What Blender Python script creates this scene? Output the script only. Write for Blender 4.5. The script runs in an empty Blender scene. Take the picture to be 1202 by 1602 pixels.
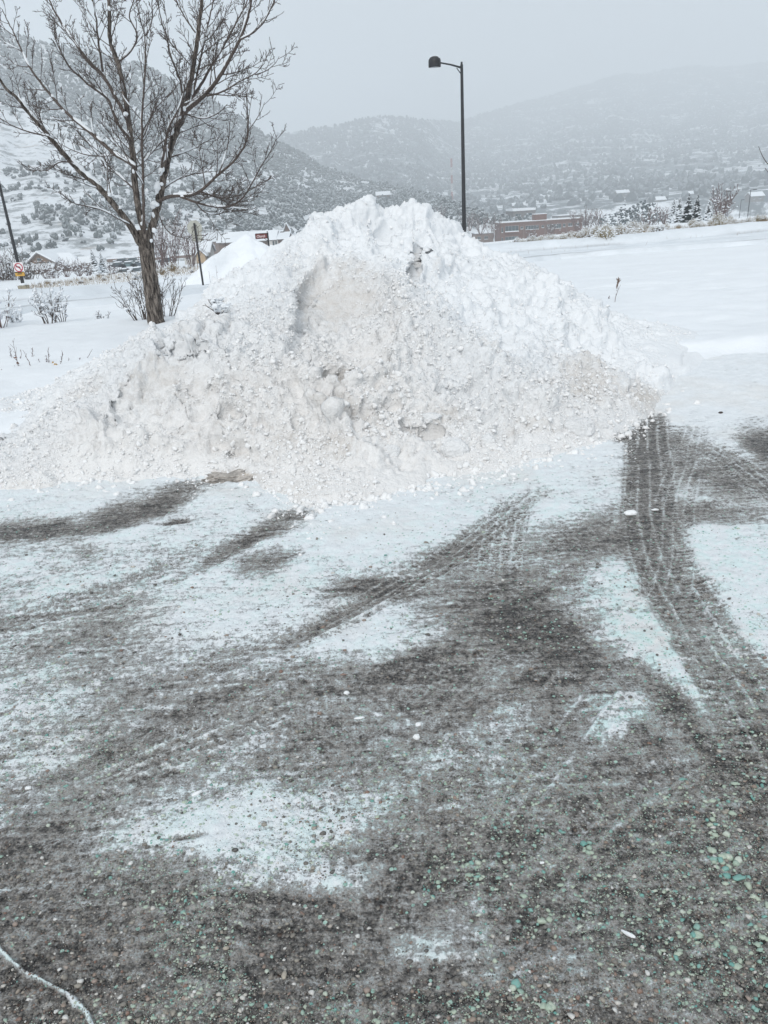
import bpy, math, random
import numpy as np
from mathutils import Vector, Matrix, Euler

random.seed(7)
sc = bpy.context.scene
COL = sc.collection

# ------------------------------------------------------------------ camera
CAM_Z = 1.60
F = 1150.0                      # focal length in photo pixels (photo is 1202 x 1602)
PITCH = math.radians(22.5)      # looking down
ROLL = math.radians(-3.6)
cam_d = bpy.data.cameras.new("camera")
cam_d.sensor_fit = 'VERTICAL'
cam_d.sensor_height = 24.0
cam_d.lens = 24.0 * F / 1602.0
cam_d.clip_start = 0.05
cam_d.clip_end = 20000
cam = bpy.data.objects.new("camera", cam_d)
COL.objects.link(cam)
CAM_M = Matrix.Rotation(math.pi / 2 - PITCH, 3, 'X') @ Matrix.Rotation(ROLL, 3, 'Z')
cam.matrix_world = Matrix.Translation((0, 0, CAM_Z)) @ CAM_M.to_4x4()
sc.camera = cam
RM = np.array(CAM_M)

# ------------------------------------------------------------------ sky, sun, exposure
SUN_EL, SUN_AZ = math.radians(36), math.radians(196)     # azimuth clockwise from +Y
w = bpy.data.worlds.new("World")
sc.world = w
w.use_nodes = True
nt = w.node_tree
for n in list(nt.nodes):
    nt.nodes.remove(n)
wo = nt.nodes.new('ShaderNodeOutputWorld')
bg = nt.nodes.new('ShaderNodeBackground')
sky = nt.nodes.new('ShaderNodeTexSky')
sky.sky_type = 'NISHITA'
sky.sun_disc = False
sky.sun_elevation = SUN_EL
sky.sun_rotation = SUN_AZ
sky.dust_density = 4.0
sky.air_density = 1.5
hs = nt.nodes.new('ShaderNodeHueSaturation')
hs.inputs['Saturation'].default_value = 0.22
hs.inputs['Value'].default_value = 1.0
# overcast: a grey deck, brighter towards the zenith, with faint cloud mottling
tc = nt.nodes.new('ShaderNodeTexCoord')
sx = nt.nodes.new('ShaderNodeSeparateXYZ')
rp = nt.nodes.new('ShaderNodeValToRGB')
rp.color_ramp.elements[0].position = 0.0
rp.color_ramp.elements[0].color = (8.7, 9.6, 10.4, 1)
rp.color_ramp.elements[1].position = 0.9
rp.color_ramp.elements[1].color = (12.0, 12.7, 13.3, 1)
_e = rp.color_ramp.elements.new(0.35); _e.color = (9.2, 10.0, 10.8, 1)
nz = nt.nodes.new('ShaderNodeTexNoise')
nz.inputs['Scale'].default_value = 2.2
nz.inputs['Detail'].default_value = 4
nzr = nt.nodes.new('ShaderNodeMapRange')
nzr.inputs['To Min'].default_value = 0.94
nzr.inputs['To Max'].default_value = 1.06
mxs = nt.nodes.new('ShaderNodeMixRGB')
mxs.inputs[0].default_value = 0.88
mul = nt.nodes.new('ShaderNodeVectorMath'); mul.operation = 'SCALE'
L = nt.links.new
L(tc.outputs['Generated'], sx.inputs[0]); L(sx.outputs['Z'], rp.inputs[0])
L(tc.outputs['Generated'], nz.inputs['Vector']); L(nz.outputs[0], nzr.inputs[0])
L(sky.outputs[0], hs.inputs['Color']); L(hs.outputs[0], mxs.inputs[1]); L(rp.outputs[0], mxs.inputs[2])
L(mxs.outputs[0], mul.inputs[0]); L(nzr.outputs[0], mul.inputs['Scale'])
L(mul.outputs[0], bg.inputs[0]); L(bg.outputs[0], wo.inputs[0])
bg.inputs[1].default_value = 0.080
sd = bpy.data.lights.new("sun", 'SUN')
sd.energy = 3.2
sd.angle = math.radians(28)
sd.color = (1.0, 0.97, 0.93)
so = bpy.data.objects.new("sun", sd)
COL.objects.link(so)
sdir = Vector((math.sin(SUN_AZ) * math.cos(SUN_EL), math.cos(SUN_AZ) * math.cos(SUN_EL), math.sin(SUN_EL)))
so.rotation_euler = sdir.to_track_quat('Z', 'Y').to_euler()
sc.view_settings.view_transform = 'Standard'
sc.view_settings.look = 'None'
sc.view_settings.gamma = 1
sc.view_settings.exposure = -0.27
sc.cycles.volume_bounces = 5
sc.cycles.max_bounces = 8
sc.cycles.diffuse_bounces = 6
sc.cycles.volume_step_rate = 4.0

# ------------------------------------------------------------------ helpers
def rays(px, py):
    px = np.asarray(px, float); py = np.asarray(py, float)
    v = np.stack([(px - 601) / F, -(py - 801) / F, -np.ones_like(px)], -1)
    return v @ RM.T
def at(px, py, d):
    """point seen at photo pixel px,py, d metres ahead along +Y"""
    r = rays(px, py)
    k = np.asarray(d, float) / r[..., 1]
    return r * k[..., None] + np.array([0, 0, CAM_Z])
def proj(P):
    v = (P - np.array([0, 0, CAM_Z])) @ RM
    z = np.minimum(v[..., 2], -1e-3)
    return 601 + F * v[..., 0] / -z, 801 - F * v[..., 1] / -z
def V(a): return Vector((float(a[0]), float(a[1]), float(a[2])))
def sstep(a, b, x):
    t = np.clip((x - a) / (b - a), 0, 1)
    return t * t * (3 - 2 * t)

def _h(ix, iy, iz, s):
    n = (ix.astype(np.int64) * 374761393 + iy.astype(np.int64) * 668265263 + iz.astype(np.int64) * 2147483647 + s * 974634777) & 0xffffffff
    n = ((n ^ (n >> 13)) * 1274126177) & 0xffffffff
    n = n ^ (n >> 16)
    n = (n * 2246822519) & 0xffffffff
    return ((n ^ (n >> 15)) & 0xffffff) / float(0xffffff)
def vnoise(x, y, z=None, s=0):
    if z is None: z = np.zeros_like(x)
    ix, iy, iz = np.floor(x), np.floor(y), np.floor(z)
    fx, fy, fz = x - ix, y - iy, z - iz
    fx, fy, fz = [t * t * t * (t * (t * 6 - 15) + 10) for t in (fx, fy, fz)]
    r = 0
    for a in (0, 1):
        for b in (0, 1):
            for c in (0, 1):
                wgt = (fx if a else 1 - fx) * (fy if b else 1 - fy) * (fz if c else 1 - fz)
                r = r + wgt * _h(ix + a, iy + b, iz + c, s)
    return r * 2 - 1
def fbm(x, y, z=None, o=4, s=0, g=0.5):
    r = 0; a = 1.0; t = 0
    for i in range(o):
        r = r + a * vnoise(x * 2**i + 17.3 * i, y * 2**i - 9.1 * i, None if z is None else z * 2**i + 5.7 * i, s + i)
        t += a; a *= g
    return r / t
def lumps(x, y, z, s=0):
    """rounded clods: 1 at the centre of a random ball, 0 between"""
    ix, iy, iz = np.floor(x), np.floor(y), np.floor(z)
    best = np.zeros_like(x)
    for a in (-1, 0, 1):
        for b in (-1, 0, 1):
            for c in (-1, 0, 1):
                jx, jy, jz = ix + a, iy + b, iz + c
                cx = jx + 0.15 + 0.7 * _h(jx, jy, jz, s + 1)
                cy = jy + 0.15 + 0.7 * _h(jx, jy, jz, s + 2)
                cz = jz + 0.15 + 0.7 * _h(jx, jy, jz, s + 3)
                rr = 0.35 + 0.6 * _h(jx, jy, jz, s + 4)
                d2 = ((x - cx)**2 + (y - cy)**2 + (z - cz)**2) / (rr * rr)
                best = np.maximum(best, np.sqrt(np.clip(1 - d2, 0, 1)) * rr)
    return best

def tag(o, label=None, cat=None, group=None, kind=None):
    if label: o['label'] = label
    if cat: o['category'] = cat
    if group: o['group'] = group
    if kind: o['kind'] = kind
    return o
def empty(name, loc, label, cat, group=None, rz=0):
    o = bpy.data.objects.new(name, None)
    o.empty_display_size = 0.2
    COL.objects.link(o)
    o.location = V(loc); o.rotation_euler = (0, 0, rz)
    return tag(o, label, cat, group)
def npmesh(name, verts, faces, mat, parent=None, smooth=True, attrs=None):
    """faces: one (n,k) array or a list of such arrays (k = 3 or 4)"""
    me = bpy.data.meshes.new(name)
    verts = np.asarray(verts, np.float32)
    if isinstance(faces, np.ndarray): faces = [faces]
    faces = [f for f in faces if len(f)]
    me.vertices.add(len(verts)); me.vertices.foreach_set('co', verts.ravel())
    loops = np.concatenate([f.ravel() for f in faces]).astype(np.int32)
    sizes = np.concatenate([np.full(len(f), f.shape[1], np.int32) for f in faces])
    starts = np.concatenate([[0], np.cumsum(sizes)[:-1]]).astype(np.int32)
    me.loops.add(len(loops)); me.loops.foreach_set('vertex_index', loops)
    me.polygons.add(len(sizes)); me.polygons.foreach_set('loop_start', starts)
    me.polygons.foreach_set('use_smooth', np.full(len(sizes), smooth, bool))
    me.update(calc_edges=True)
    for k, a in (attrs or {}).items():
        at_ = me.attributes.new(k, 'FLOAT', 'POINT')
        at_.data.foreach_set('value', np.asarray(a, np.float32).ravel())
    if mat: me.materials.append(mat)
    o = bpy.data.objects.new(name, me)
    COL.objects.link(o)
    if parent: o.parent = parent
    return o
def grid_faces(nr, nc):
    i = np.arange((nr - 1) * (nc - 1)); r = i // (nc - 1); c = i % (nc - 1)
    a = r * nc + c
    return np.stack([a, a + 1, a + nc + 1, a + nc], 1)

class MB:
    """collects tubes, boxes, blobs; build() links them as ONE mesh object"""
    def __init__(s): s.v = []; s.f = []; s.n = 0
    def add(s, v, f):
        v = np.asarray(v, float).reshape(-1, 3)
        for g in (f if isinstance(f, list) else [f]):
            s.f.append(np.asarray(g, int) + s.n)
        s.v.append(v); s.n += len(v)
    def box(s, c, size, rz=0, R=None):
        x, y, z = [q / 2 for q in size]
        v = np.array([[-x,-y,-z],[x,-y,-z],[x,y,-z],[-x,y,-z],[-x,-y,z],[x,-y,z],[x,y,z],[-x,y,z]])
        if R is None: R = np.array(Matrix.Rotation(rz, 3, 'Z'))
        s.add(v @ np.asarray(R).T + np.asarray(c, float), np.array([[0,3,2,1],[4,5,6,7],[0,1,5,4],[1,2,6,5],[2,3,7,6],[3,0,4,7]]))
    def tube(s, pts, rad, n=6, cap=True, flat=1.0):
        pts = np.asarray(pts, float); m = len(pts)
        rad = np.broadcast_to(np.asarray(rad, float), (m,))
        t = np.gradient(pts, axis=0); t /= np.linalg.norm(t, axis=1)[:, None] + 1e-12
        a0 = np.cross(t[0], [0, 0, 1.0])
        if np.linalg.norm(a0) < 0.1: a0 = np.cross(t[0], [0, 1.0, 0])
        a = np.empty_like(t); a[0] = a0 / np.linalg.norm(a0)
        for i in range(1, m):
            q = a[i-1] - t[i] * a[i-1].dot(t[i]); a[i] = q / (np.linalg.norm(q) + 1e-12)
        b = np.cross(a, t)
        th = np.arange(n) * 2 * math.pi / n
        v = pts[:, None] + rad[:, None, None] * (np.cos(th)[None, :, None] * a[:, None] + flat * np.sin(th)[None, :, None] * b[:, None])
        i = np.arange((m - 1) * n); r = i // n; c = i % n
        f = [np.stack([r*n + c, r*n + (c+1) % n, (r+1)*n + (c+1) % n, (r+1)*n + c], 1)]
        v = v.reshape(-1, 3)
        if cap:
            v = np.vstack([v, pts[:1], pts[-1:]])
            k = np.arange(n)
            f.append(np.stack([(k+1) % n, k, np.full(n, m*n)], 1))
            f.append(np.stack([(m-1)*n + k, (m-1)*n + (k+1) % n, np.full(n, m*n+1)], 1))
        s.add(v, f)
    def lathe(s, prof, n=16, M=None):
        prof = np.asarray(prof, float); m = len(prof)
        th = np.arange(n) * 2 * math.pi / n
        v = np.stack([prof[:, None, 0] * np.cos(th), prof[:, None, 0] * np.sin(th), np.repeat(prof[:, 1:2], n, 1)], -1).reshape(-1, 3)
        if M is not None: v = v @ np.array(M.to_3x3()).T + np.array(M.translation)
        i = np.arange((m - 1) * n); r = i // n; c = i % n
        s.add(v, np.stack([r*n + c, r*n + (c+1) % n, (r+1)*n + (c+1) % n, (r+1)*n + c], 1))
    def poly(s, pts, thick=None):
        """prism: outline pts extruded by vector thick"""
        p = np.asarray(pts, float); n = len(p)
        t = np.asarray(thick, float)
        s.add(np.vstack([p, p + t, p.mean(0)[None], (p + t).mean(0)[None]]),
              [np.stack([np.arange(n), (np.arange(n)+1) % n, (np.arange(n)+1) % n + n, np.arange(n)+n], 1),
               np.stack([(np.arange(n)+1) % n, np.arange(n), np.full(n, 2*n)], 1),
               np.stack([np.arange(n)+n, (np.arange(n)+1) % n + n, np.full(n, 2*n+1)], 1)])
    def build(s, name, mat, parent=None, smooth=False, world=True):
        if not s.n: return None
        v = np.vstack(s.v)
        if parent is not None and world:
            Mi = np.array(parent.matrix_basis.inverted())
            v = v @ Mi[:3, :3].T + Mi[:3, 3]
        k3 = [f for f in s.f if f.shape[1] == 3]; k4 = [f for f in s.f if f.shape[1] == 4]
        fs = ([np.vstack(k4)] if k4 else []) + ([np.vstack(k3)] if k3 else [])
        return npmesh(name, v, fs, mat, parent, smooth)
def copy_tree(o, parent=None):
    c = o.copy(); COL.objects.link(c)
    if parent: c.parent = parent
    for ch in list(o.children):
        copy_tree(ch, c)
    return c

def ico(sub):
    t = (1 + 5**0.5) / 2
    v = [(-1,t,0),(1,t,0),(-1,-t,0),(1,-t,0),(0,-1,t),(0,1,t),(0,-1,-t),(0,1,-t),(t,0,-1),(t,0,1),(-t,0,-1),(-t,0,1)]
    f = [(0,11,5),(0,5,1),(0,1,7),(0,7,10),(0,10,11),(1,5,9),(5,11,4),(11,10,2),(10,7,6),(7,1,8),(3,9,4),(3,4,2),(3,2,6),(3,6,8),(3,8,9),(4,9,5),(2,4,11),(6,2,10),(8,6,7),(9,8,1)]
    v = [np.array(p) / np.linalg.norm(p) for p in v]
    for _ in range(sub):
        nf = []; cache = {}
        def mid(a, b):
            k = (min(a, b), max(a, b))
            if k not in cache:
                p = v[a] + v[b]; v.append(p / np.linalg.norm(p)); cache[k] = len(v) - 1
            return cache[k]
        for a, b, c in f:
            x, y, z = mid(a, b), mid(b, c), mid(c, a)
            nf += [(a, x, z), (b, y, x), (c, z, y), (x, y, z)]
        f = nf
    return np.array(v), np.array(f)
def scatter(P, S, sub=0, variants=6, rough=0.25, seed=0, cluster=0):
    """one big array mesh of lumpy stones at P (n,3) with sizes S (n,) or (n,3)"""
    rng = np.random.default_rng(seed)
    bv, bf = ico(sub); nv = len(bv)
    var = []
    for k in range(variants):
        q = bv * (1 + rough * fbm(bv[:, 0]*1.7 + k*9, bv[:, 1]*1.7, bv[:, 2]*1.7, o=2, s=k)[:, None] * 2)
        q *= rng.uniform(0.7, 1.25, 3)
        if cluster:
            cc = rng.normal(0, 1, (cluster, 3)); cc /= np.linalg.norm(cc, axis=1)[:, None]; cc *= rng.uniform(0.25, 0.75, (cluster, 1)); cc[:, 2] = np.abs(cc[:, 2]) * 1.1 - 0.35
            q = np.concatenate([q * rng.uniform(0.28, 0.5) * np.array([1, 1, 0.8]) + c_ for c_ in cc])
        var.append(q)
    var = np.array(var)
    if cluster:
        bf = np.concatenate([bf + nv * k for k in range(cluster)]); nv *= cluster
    n = len(P); S = np.asarray(S, float)
    if S.ndim == 1: S = np.repeat(S[:, None], 3, 1)
    idx = rng.integers(0, variants, n); a = rng.uniform(0, 2*math.pi, n)
    q = var[idx]
    c, s_ = np.cos(a)[:, None], np.sin(a)[:, None]
    x = q[..., 0]*c - q[..., 1]*s_; y = q[..., 0]*s_ + q[..., 1]*c
    q = np.stack([x, y, q[..., 2]], -1) * S[:, None, :] + P[:, None, :]
    f = (bf[None] + (np.arange(n) * nv)[:, None, None]).reshape(-1, 3)
    return q.reshape(-1, 3), f, nv

# ------------------------------------------------------------------ materials
def mat_new(name):
    m = bpy.data.materials.new(name); m.use_nodes = True
    t = m.node_tree
    b = t.nodes['Principled BSDF']
    return m, t, b
class NB:
    """tiny node builder"""
    def __init__(s, t): s.t = t
    def n(s, kind, **kw):
        x = s.t.nodes.new(kind)
        for k, v in kw.items(): setattr(x, k, v)
        return x
    def l(s, a, b): s.t.links.new(a, b)
    def obj(s, scale=(1, 1, 1), rot=0):
        c = s.n('ShaderNodeTexCoord'); m = s.n('ShaderNodeMapping')
        m.inputs['Scale'].default_value = scale; m.inputs['Rotation'].default_value = (0, 0, rot)
        s.l(c.outputs['Object'], m.inputs[0]); return m.outputs[0]
    def noise(s, vec, scale, detail=4, rough=0.6, dist=0):
        x = s.n('ShaderNodeTexNoise'); x.inputs['Scale'].default_value = scale
        x.inputs['Detail'].default_value = detail; x.inputs['Roughness'].default_value = rough
        x.inputs['Distortion'].default_value = dist
        s.l(vec, x.inputs['Vector']); return x.outputs[0]
    def voro(s, vec, scale, feature='F1', out='Distance', rnd=1):
        x = s.n('ShaderNodeTexVoronoi', feature=feature); x.inputs['Scale'].default_value = scale
        x.inputs['Randomness'].default_value = rnd
        s.l(vec, x.inputs['Vector']); return x.outputs[out]
    def rng(s, v, a, b, c=0, d=1, smooth=False):
        x = s.n('ShaderNodeMapRange')
        if smooth: x.interpolation_type = 'SMOOTHSTEP'
        for i, q in zip((1, 2, 3, 4), (a, b, c, d)): x.inputs[i].default_value = q
        s.l(v, x.inputs[0]); return x.outputs[0]
    def m(s, op, a, b=None, clamp=False):
        x = s.n('ShaderNodeMath', operation=op); x.use_clamp = clamp
        for i, q in enumerate((a, b)):
            if q is None: continue
            if isinstance(q, (int, float)): x.inputs[i].default_value = q
            else: s.l(q, x.inputs[i])
        return x.outputs[0]
    def mix(s, f, a, b, mode='MIX'):
        x = s.n('ShaderNodeMixRGB', blend_type=mode)
        for i, q in enumerate((f, a, b)):
            if isinstance(q, (int, float)): x.inputs[i].default_value = q
            elif isinstance(q, tuple): x.inputs[i].default_value = q if len(q) == 4 else q + (1,)
            else: s.l(q, x.inputs[i])
        return x.outputs[0]
    def ramp(s, v, stops, const=False):
        x = s.n('ShaderNodeValToRGB'); r = x.color_ramp
        if const: r.interpolation = 'CONSTANT'
        while len(r.elements) < len(stops): r.elements.new(0.5)
        for e, (p, c) in zip(r.elements, stops): e.position = p; e.color = c + (1,)
        s.l(v, x.inputs[0]); return x.outputs[0]
    def attr(s, name):
        x = s.n('ShaderNodeAttribute'); x.attribute_name = name; return x.outputs['Fac']
    def bump(s, h, strength, dist, bsdf, prev=None):
        x = s.n('ShaderNodeBump'); x.inputs['Strength'].default_value = strength; x.inputs['Distance'].default_value = dist
        s.l(h, x.inputs['Height'])
        if prev is not None: s.l(prev, x.inputs['Normal'])
        s.l(x.outputs[0], bsdf.inputs['Normal']); return x.outputs[0]

def plain(name, col, rough=0.7, var=0.25, scale=3.0, metal=0.0, bump=0.0):
    m, t, b = mat_new(name); q = NB(t)
    nz = q.noise(q.obj(), scale, 5)
    c = q.mix(q.rng(nz, 0.3, 0.7), tuple(x * (1 - var) for x in col), tuple(min(1, x * (1 + var)) for x in col))
    q.l(c, b.inputs['Base Color']); b.inputs['Roughness'].default_value = rough; b.inputs['Metallic'].default_value = metal
    if bump: q.bump(nz, 0.5, bump, b)
    return m
SNOW = (0.82, 0.85, 0.88)
def snow_mat(name, scale=1.0, col=SNOW, bump=0.01, brush=None):
    m, t, b = mat_new(name); q = NB(t)
    o = q.obj()
    big = q.noise(o, 0.5 * scale, 5); fine = q.noise(o, 22 * scale, 6, 0.7)
    c = q.mix(q.rng(big, 0.3, 0.7), tuple(x * 0.965 for x in col), tuple(min(1, x * 1.03) for x in col))
    c = q.mix(q.rng(fine, 0.35, 0.7, 0, 0.12), c, tuple(x * 0.8 for x in col))
    q.l(c, b.inputs['Base Color']); b.inputs['Roughness'].default_value = 0.65
    b.inputs['Specular IOR Level'].default_value = 0.25
    q.bump(q.m('ADD', fine, q.noise(o, 4 * scale, 4)), 0.6, bump, b)
    return m
M_SNOW = snow_mat('fresh snow')
M_SNOWLOAD = snow_mat('snow load', 3, bump=0.004)
M_BLACK = plain('black painted steel', (0.018, 0.019, 0.022), 0.5, 0.3, 6)
M_GALV = plain('sign back', (0.42, 0.42, 0.37), 0.6, 0.12, 8)
M_CONC = plain('concrete', (0.30, 0.28, 0.22), 0.9, 0.2, 8)
# ------------------------------------------------------------------ terrain shape
def terrain(x, y):
    """ground height away from the lot"""
    x = np.asarray(x, float); y = np.asarray(y, float)
    k = sstep(-0.38, 0.48, x / np.maximum(y, 8.0))          # 0 = left, 1 = right
    ys = [0, 10, 13, 22, 34, 48, 64, 74, 90, 160, 260, 330, 400, 900, 6000]
    zl = np.interp(y, ys, [0.05, 0.03, -0.08, -0.75, -1.35, -1.9, -2.2, -3.2, -4.6, -8.3, -12, -14.5, -18, -30, -40])
    zr = np.interp(y, ys, [0.05, 0.05, -0.06, -0.55, -0.92, -0.98, -0.92, -2.2, -4.0, -7.5, -12, -16.5, -19, -30, -40])
    z = zl * (1 - k) + zr * k
    z = z - 0.34 * np.exp(-((x / np.maximum(y, 8.0) - .16) / .13)**2) * sstep(44, 60, y)
    far = sstep(5, 14, y)
    z = z + far * (0.05 * vnoise(x * 0.35, y * 0.35, s=3) + 0.12 * vnoise(x * 0.08, y * 0.08, s=4)) * np.clip(y / 30, 0.3, 6) * 0.6
    return z
def hit(px, py, dmin=3.0, dmax=400.0):
    r = rays(px, py); ds = np.geomspace(dmin, dmax, 1500)
    P = r[None] * (ds / r[1])[:, None] + np.array([0, 0, CAM_Z])
    g = terrain(P[:, 0], P[:, 1])
    below = np.nonzero(P[:, 2] < g)[0]
    i = below[0] if len(below) else len(ds) - 1
    return np.array([P[i, 0], P[i, 1], g[i]])
def hit0(px, py, z=0.0):
    """point of the level lot at a pixel (arrays allowed)"""
    r = rays(px, py); k = (z - CAM_Z) / r[..., 2]
    return r * k[..., None] + np.array([0, 0, CAM_Z])
def edge_d(x, y):
    """distance beyond the edge of the parking lot (positive = snow field)"""
    e = np.interp(x, [-20, -4, -1.5, 0.5, 2.0, 3.2, 20], [4.9, 5.0, 5.9, 6.5, 6.5, 6.3, 6.3])
    return y - e - 0.25 * vnoise(x * 1.3, y * 1.3, s=11) - 0.1 * vnoise(x * 4, y * 4, s=12)

# snow field: one sheet to the horizon, rising out of the lot along its edge
def build_field():
    ys = np.concatenate([np.linspace(3.6, 9, 150), np.geomspace(9.05, 70, 330), np.geomspace(72, 420, 60), np.geomspace(450, 6000, 22)])
    u = np.linspace(-1, 1, 420); u = np.sign(u) * (0.35 * np.abs(u) + 0.65 * np.abs(u)**3)
    Y = np.repeat(ys[:, None], len(u), 1); X = u[None] * (14 + 1.9 * Y)
    Z = terrain(X, Y)
    e = edge_d(X, Y)
    near = sstep(12, 8, Y)
    rise = -0.14 + 0.23 * sstep(-0.15, 1.3, e)
    Z = Z + near * rise + (1 - near) * 0.09
    soft = 0.030 * fbm(X * 1.1, Y * 0.8, o=4, s=31) + 0.014 * lumps(X * 1.3, Y * 1.3, X * 0 + .5, 45) * sstep(.1, .5, fbm(X * .5, Y * .5, o=2, s=46)) + 0.009 * fbm(X * 5, Y * 5, o=3, s=41)
    Z = Z + soft * sstep(45, 12, Y) * sstep(-0.1, 0.5, e) * 2.0
    Z = Z + 0.035 * lumps(X * 2.6, Y * 2.6, X * 0 + .5, 47) * sstep(.25, .6, fbm(X * .35, Y * .9, o=2, s=48)) * sstep(7, 9, Y) * sstep(34, 20, Y) * sstep(0, 2, X)
    Z = Z - 0.05 * np.exp(-((Y - 13.5 - .12 * X - .5 * vnoise(X * .6, Y * 0, s=49)) / .13)**2) * sstep(2, 4, X) - 0.04 * np.exp(-((Y - 17.5 - .1 * X - .6 * vnoise(X * .5, Y * 0, s=50)) / .18)**2) * sstep(2, 4, X)
    # soft wind ridge crossing the right part
    rd = Y - (7.35 + 0.05 * (X - 3.2) + 0.1 * vnoise(X, Y * 0 + 3, s=9))
    Z = Z + 0.07 * np.exp(-np.where(rd > 0, rd / 0.5, rd / 0.12)**2) * sstep(2.5, 3.4, X)
    Z = np.where(Z < terrain(X, Y) - 0.04, terrain(X, Y) - 0.06, Z)
    V_ = np.stack([X, Y, Z], -1).reshape(-1, 3)
    o = npmesh('snow_field', V_, grid_faces(len(ys), len(u)), M_SNOW)
    tag(o, kind='structure')
build_field()

# ------------------------------------------------------------------ the road behind: berms and ruts in snow
def ribbon(name, pts, prof, mat, seg=0.25, nz=0.03, seed=0, kind='structure'):
    """cross-section prof [(offset across, height)] swept along ground points"""
    pts = np.array(pts); d = np.r_[0, np.cumsum(np.linalg.norm(np.diff(pts, axis=0), axis=1))]
    s = np.arange(0, d[-1], seg)
    c = np.stack([np.interp(s, d, pts[:, i]) for i in range(2)], 1)
    for _ in range(40): c[1:-1] = (c[:-2] + c[1:-1] * 2 + c[2:]) / 4
    t = np.gradient(c, axis=0); t /= np.linalg.norm(t, axis=1)[:, None]; nrm = np.stack([-t[:, 1], t[:, 0]], 1)
    prof = np.array(prof)
    X = c[:, None, 0] + nrm[:, None, 0] * prof[None, :, 0]; Y = c[:, None, 1] + nrm[:, None, 1] * prof[None, :, 0]
    Z = terrain(X, Y) + prof[None, :, 1] + nz * fbm(X * 1.5, Y * 1.5, o=4, s=seed) * (prof[None, :, 1] > 0.06)
    dk = np.zeros_like(X)
    for off, am, wd_ in ((-4.9*.8, .7, .15), (-1.9*.8, .35, .2), (2.7*.8, .3, .15), (3.5*.8, .6, .12)):
        dk = np.maximum(dk, am * (np.abs(prof[None, :, 0] - off) < wd_) * sstep(-.5, .3, vnoise(X * .35, Y * .35 + off * 9, s=seed + 40)))
    o = npmesh(name, np.stack([X, Y, Z], -1).reshape(-1, 3), grid_faces(len(s), len(prof)), mat, attrs={'dark': dk})
    return tag(o, kind=kind)
def road_mat():
    m, t, b = mat_new('packed snow road'); q = NB(t); o = q.obj()
    n1 = q.noise(o, 0.7, 6, 0.65); n2 = q.noise(q.obj((0.15, 3.0, 1)), 2.0, 5)
    c = q.mix(q.rng(n1, 0.35, 0.65), (0.66, 0.70, 0.735), (0.76, 0.80, 0.84))
    c = q.mix(q.rng(n2, 0.58, 0.72, 0, 0.5), c, (0.5, 0.52, 0.54))
    d = q.attr('dark')
    c = q.mix(q.m('MULTIPLY', d, q.rng(n1, 0.25, 0.5)), c, (0.20, 0.20, 0.20))
    q.l(c, b.inputs['Base Color']); b.inputs['Roughness'].default_value = 0.6
    q.bump(n1, 0.5, 0.03, b); return m
M_ROAD = road_mat()
road_px = [(-700, 560), (-300, 520), (0, 485), (130, 475), (330, 452), (600, 432), (800, 407), (1000, 391), (1202, 374), (1500, 345), (1900, 315)]
rp_ = [hit(a, b, 8) for a, b in road_px]
# profile: near kerb, ruts, far plough bank
prof = [(-5.3, -0.05), (-5.1, 0.16), (-4.8, 0.20), (-4.62, 0.19), (-4.55, 0.05), (-4.2, 0.035), (-3.4, 0.05), (-2.9, 0.055), (-2.7, 0.10), (-2.3, 0.11), (-2.15, 0.05), (-1.4, 0.05), (-1.2, 0.1), (0.2, 0.11), (0.35, 0.05), (1.0, 0.05), (1.2, 0.11), (2.5, 0.12), (2.7, 0.06), (3.4, 0.03), (3.7, 0.22), (4.2, 0.44), (4.9, 0.52), (5.6, 0.42), (6.6, 0.22), (8.0, -0.05)]
ribbon('road', rp_, [(a * 0.8, max(b, 0.095) + 0.02 if b > 0 else b) if False else (a * 0.8, b + (0.10 if b > 0 else 0)) for a, b in prof], M_ROAD, seg=0.22, seed=5)

# ------------------------------------------------------------------ far hills, built as real slopes
def hill(name, cols, mat, depth_noise=0.05, nrow=90, step=8, seed=0):
    """cols: (photo x, base y, base distance, crest y, crest distance); a back side falls away behind the crest"""
    c = np.array(cols, float); px = np.arange(c[0, 0], c[-1, 0] + 1, step)
    g = [np.interp(px, c[:, 0], c[:, i]) for i in range(1, 5)]
    t = np.linspace(0, 1, nrow)
    PY = g[0][None] + (g[2] - g[0])[None] * t[:, None]
    D = g[1][None] + (g[3] - g[1])[None] * t[:, None]**1.25
    PX = np.repeat(px[None], nrow, 0)
    wob = depth_noise * (1.1 * fbm(PX / 110 + PY / 260, PY / 330, o=3, s=seed) + 0.5 * fbm(PX / 30, PY / 60, o=3, s=seed + 7)) * np.sin(np.pi * t)[:, None]
    PYn = PY + 5 * fbm(PX / 60, PY / 60, o=3, s=seed + 3) * t[:, None]
    P = at(PX, PYn, D * (1 + wob))
    crest = P[-1]
    back = []
    for k in range(1, 9):
        b = crest.copy(); b[:, 1] += k * 120; b[:, 2] -= (k * 26) ** 1.12 * 1.0; back.append(b)
    base = P[:1].copy(); base[..., 2] -= 30; base[..., 1] -= 5
    P = np.concatenate([base, P, np.array(back)], 0)
    o = npmesh(name, P.reshape(-1, 3), grid_faces(P.shape[0], P.shape[1]), mat)
    tag(o, kind='structure')
    return (px, PX, P[1:1 + nrow])
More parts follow.
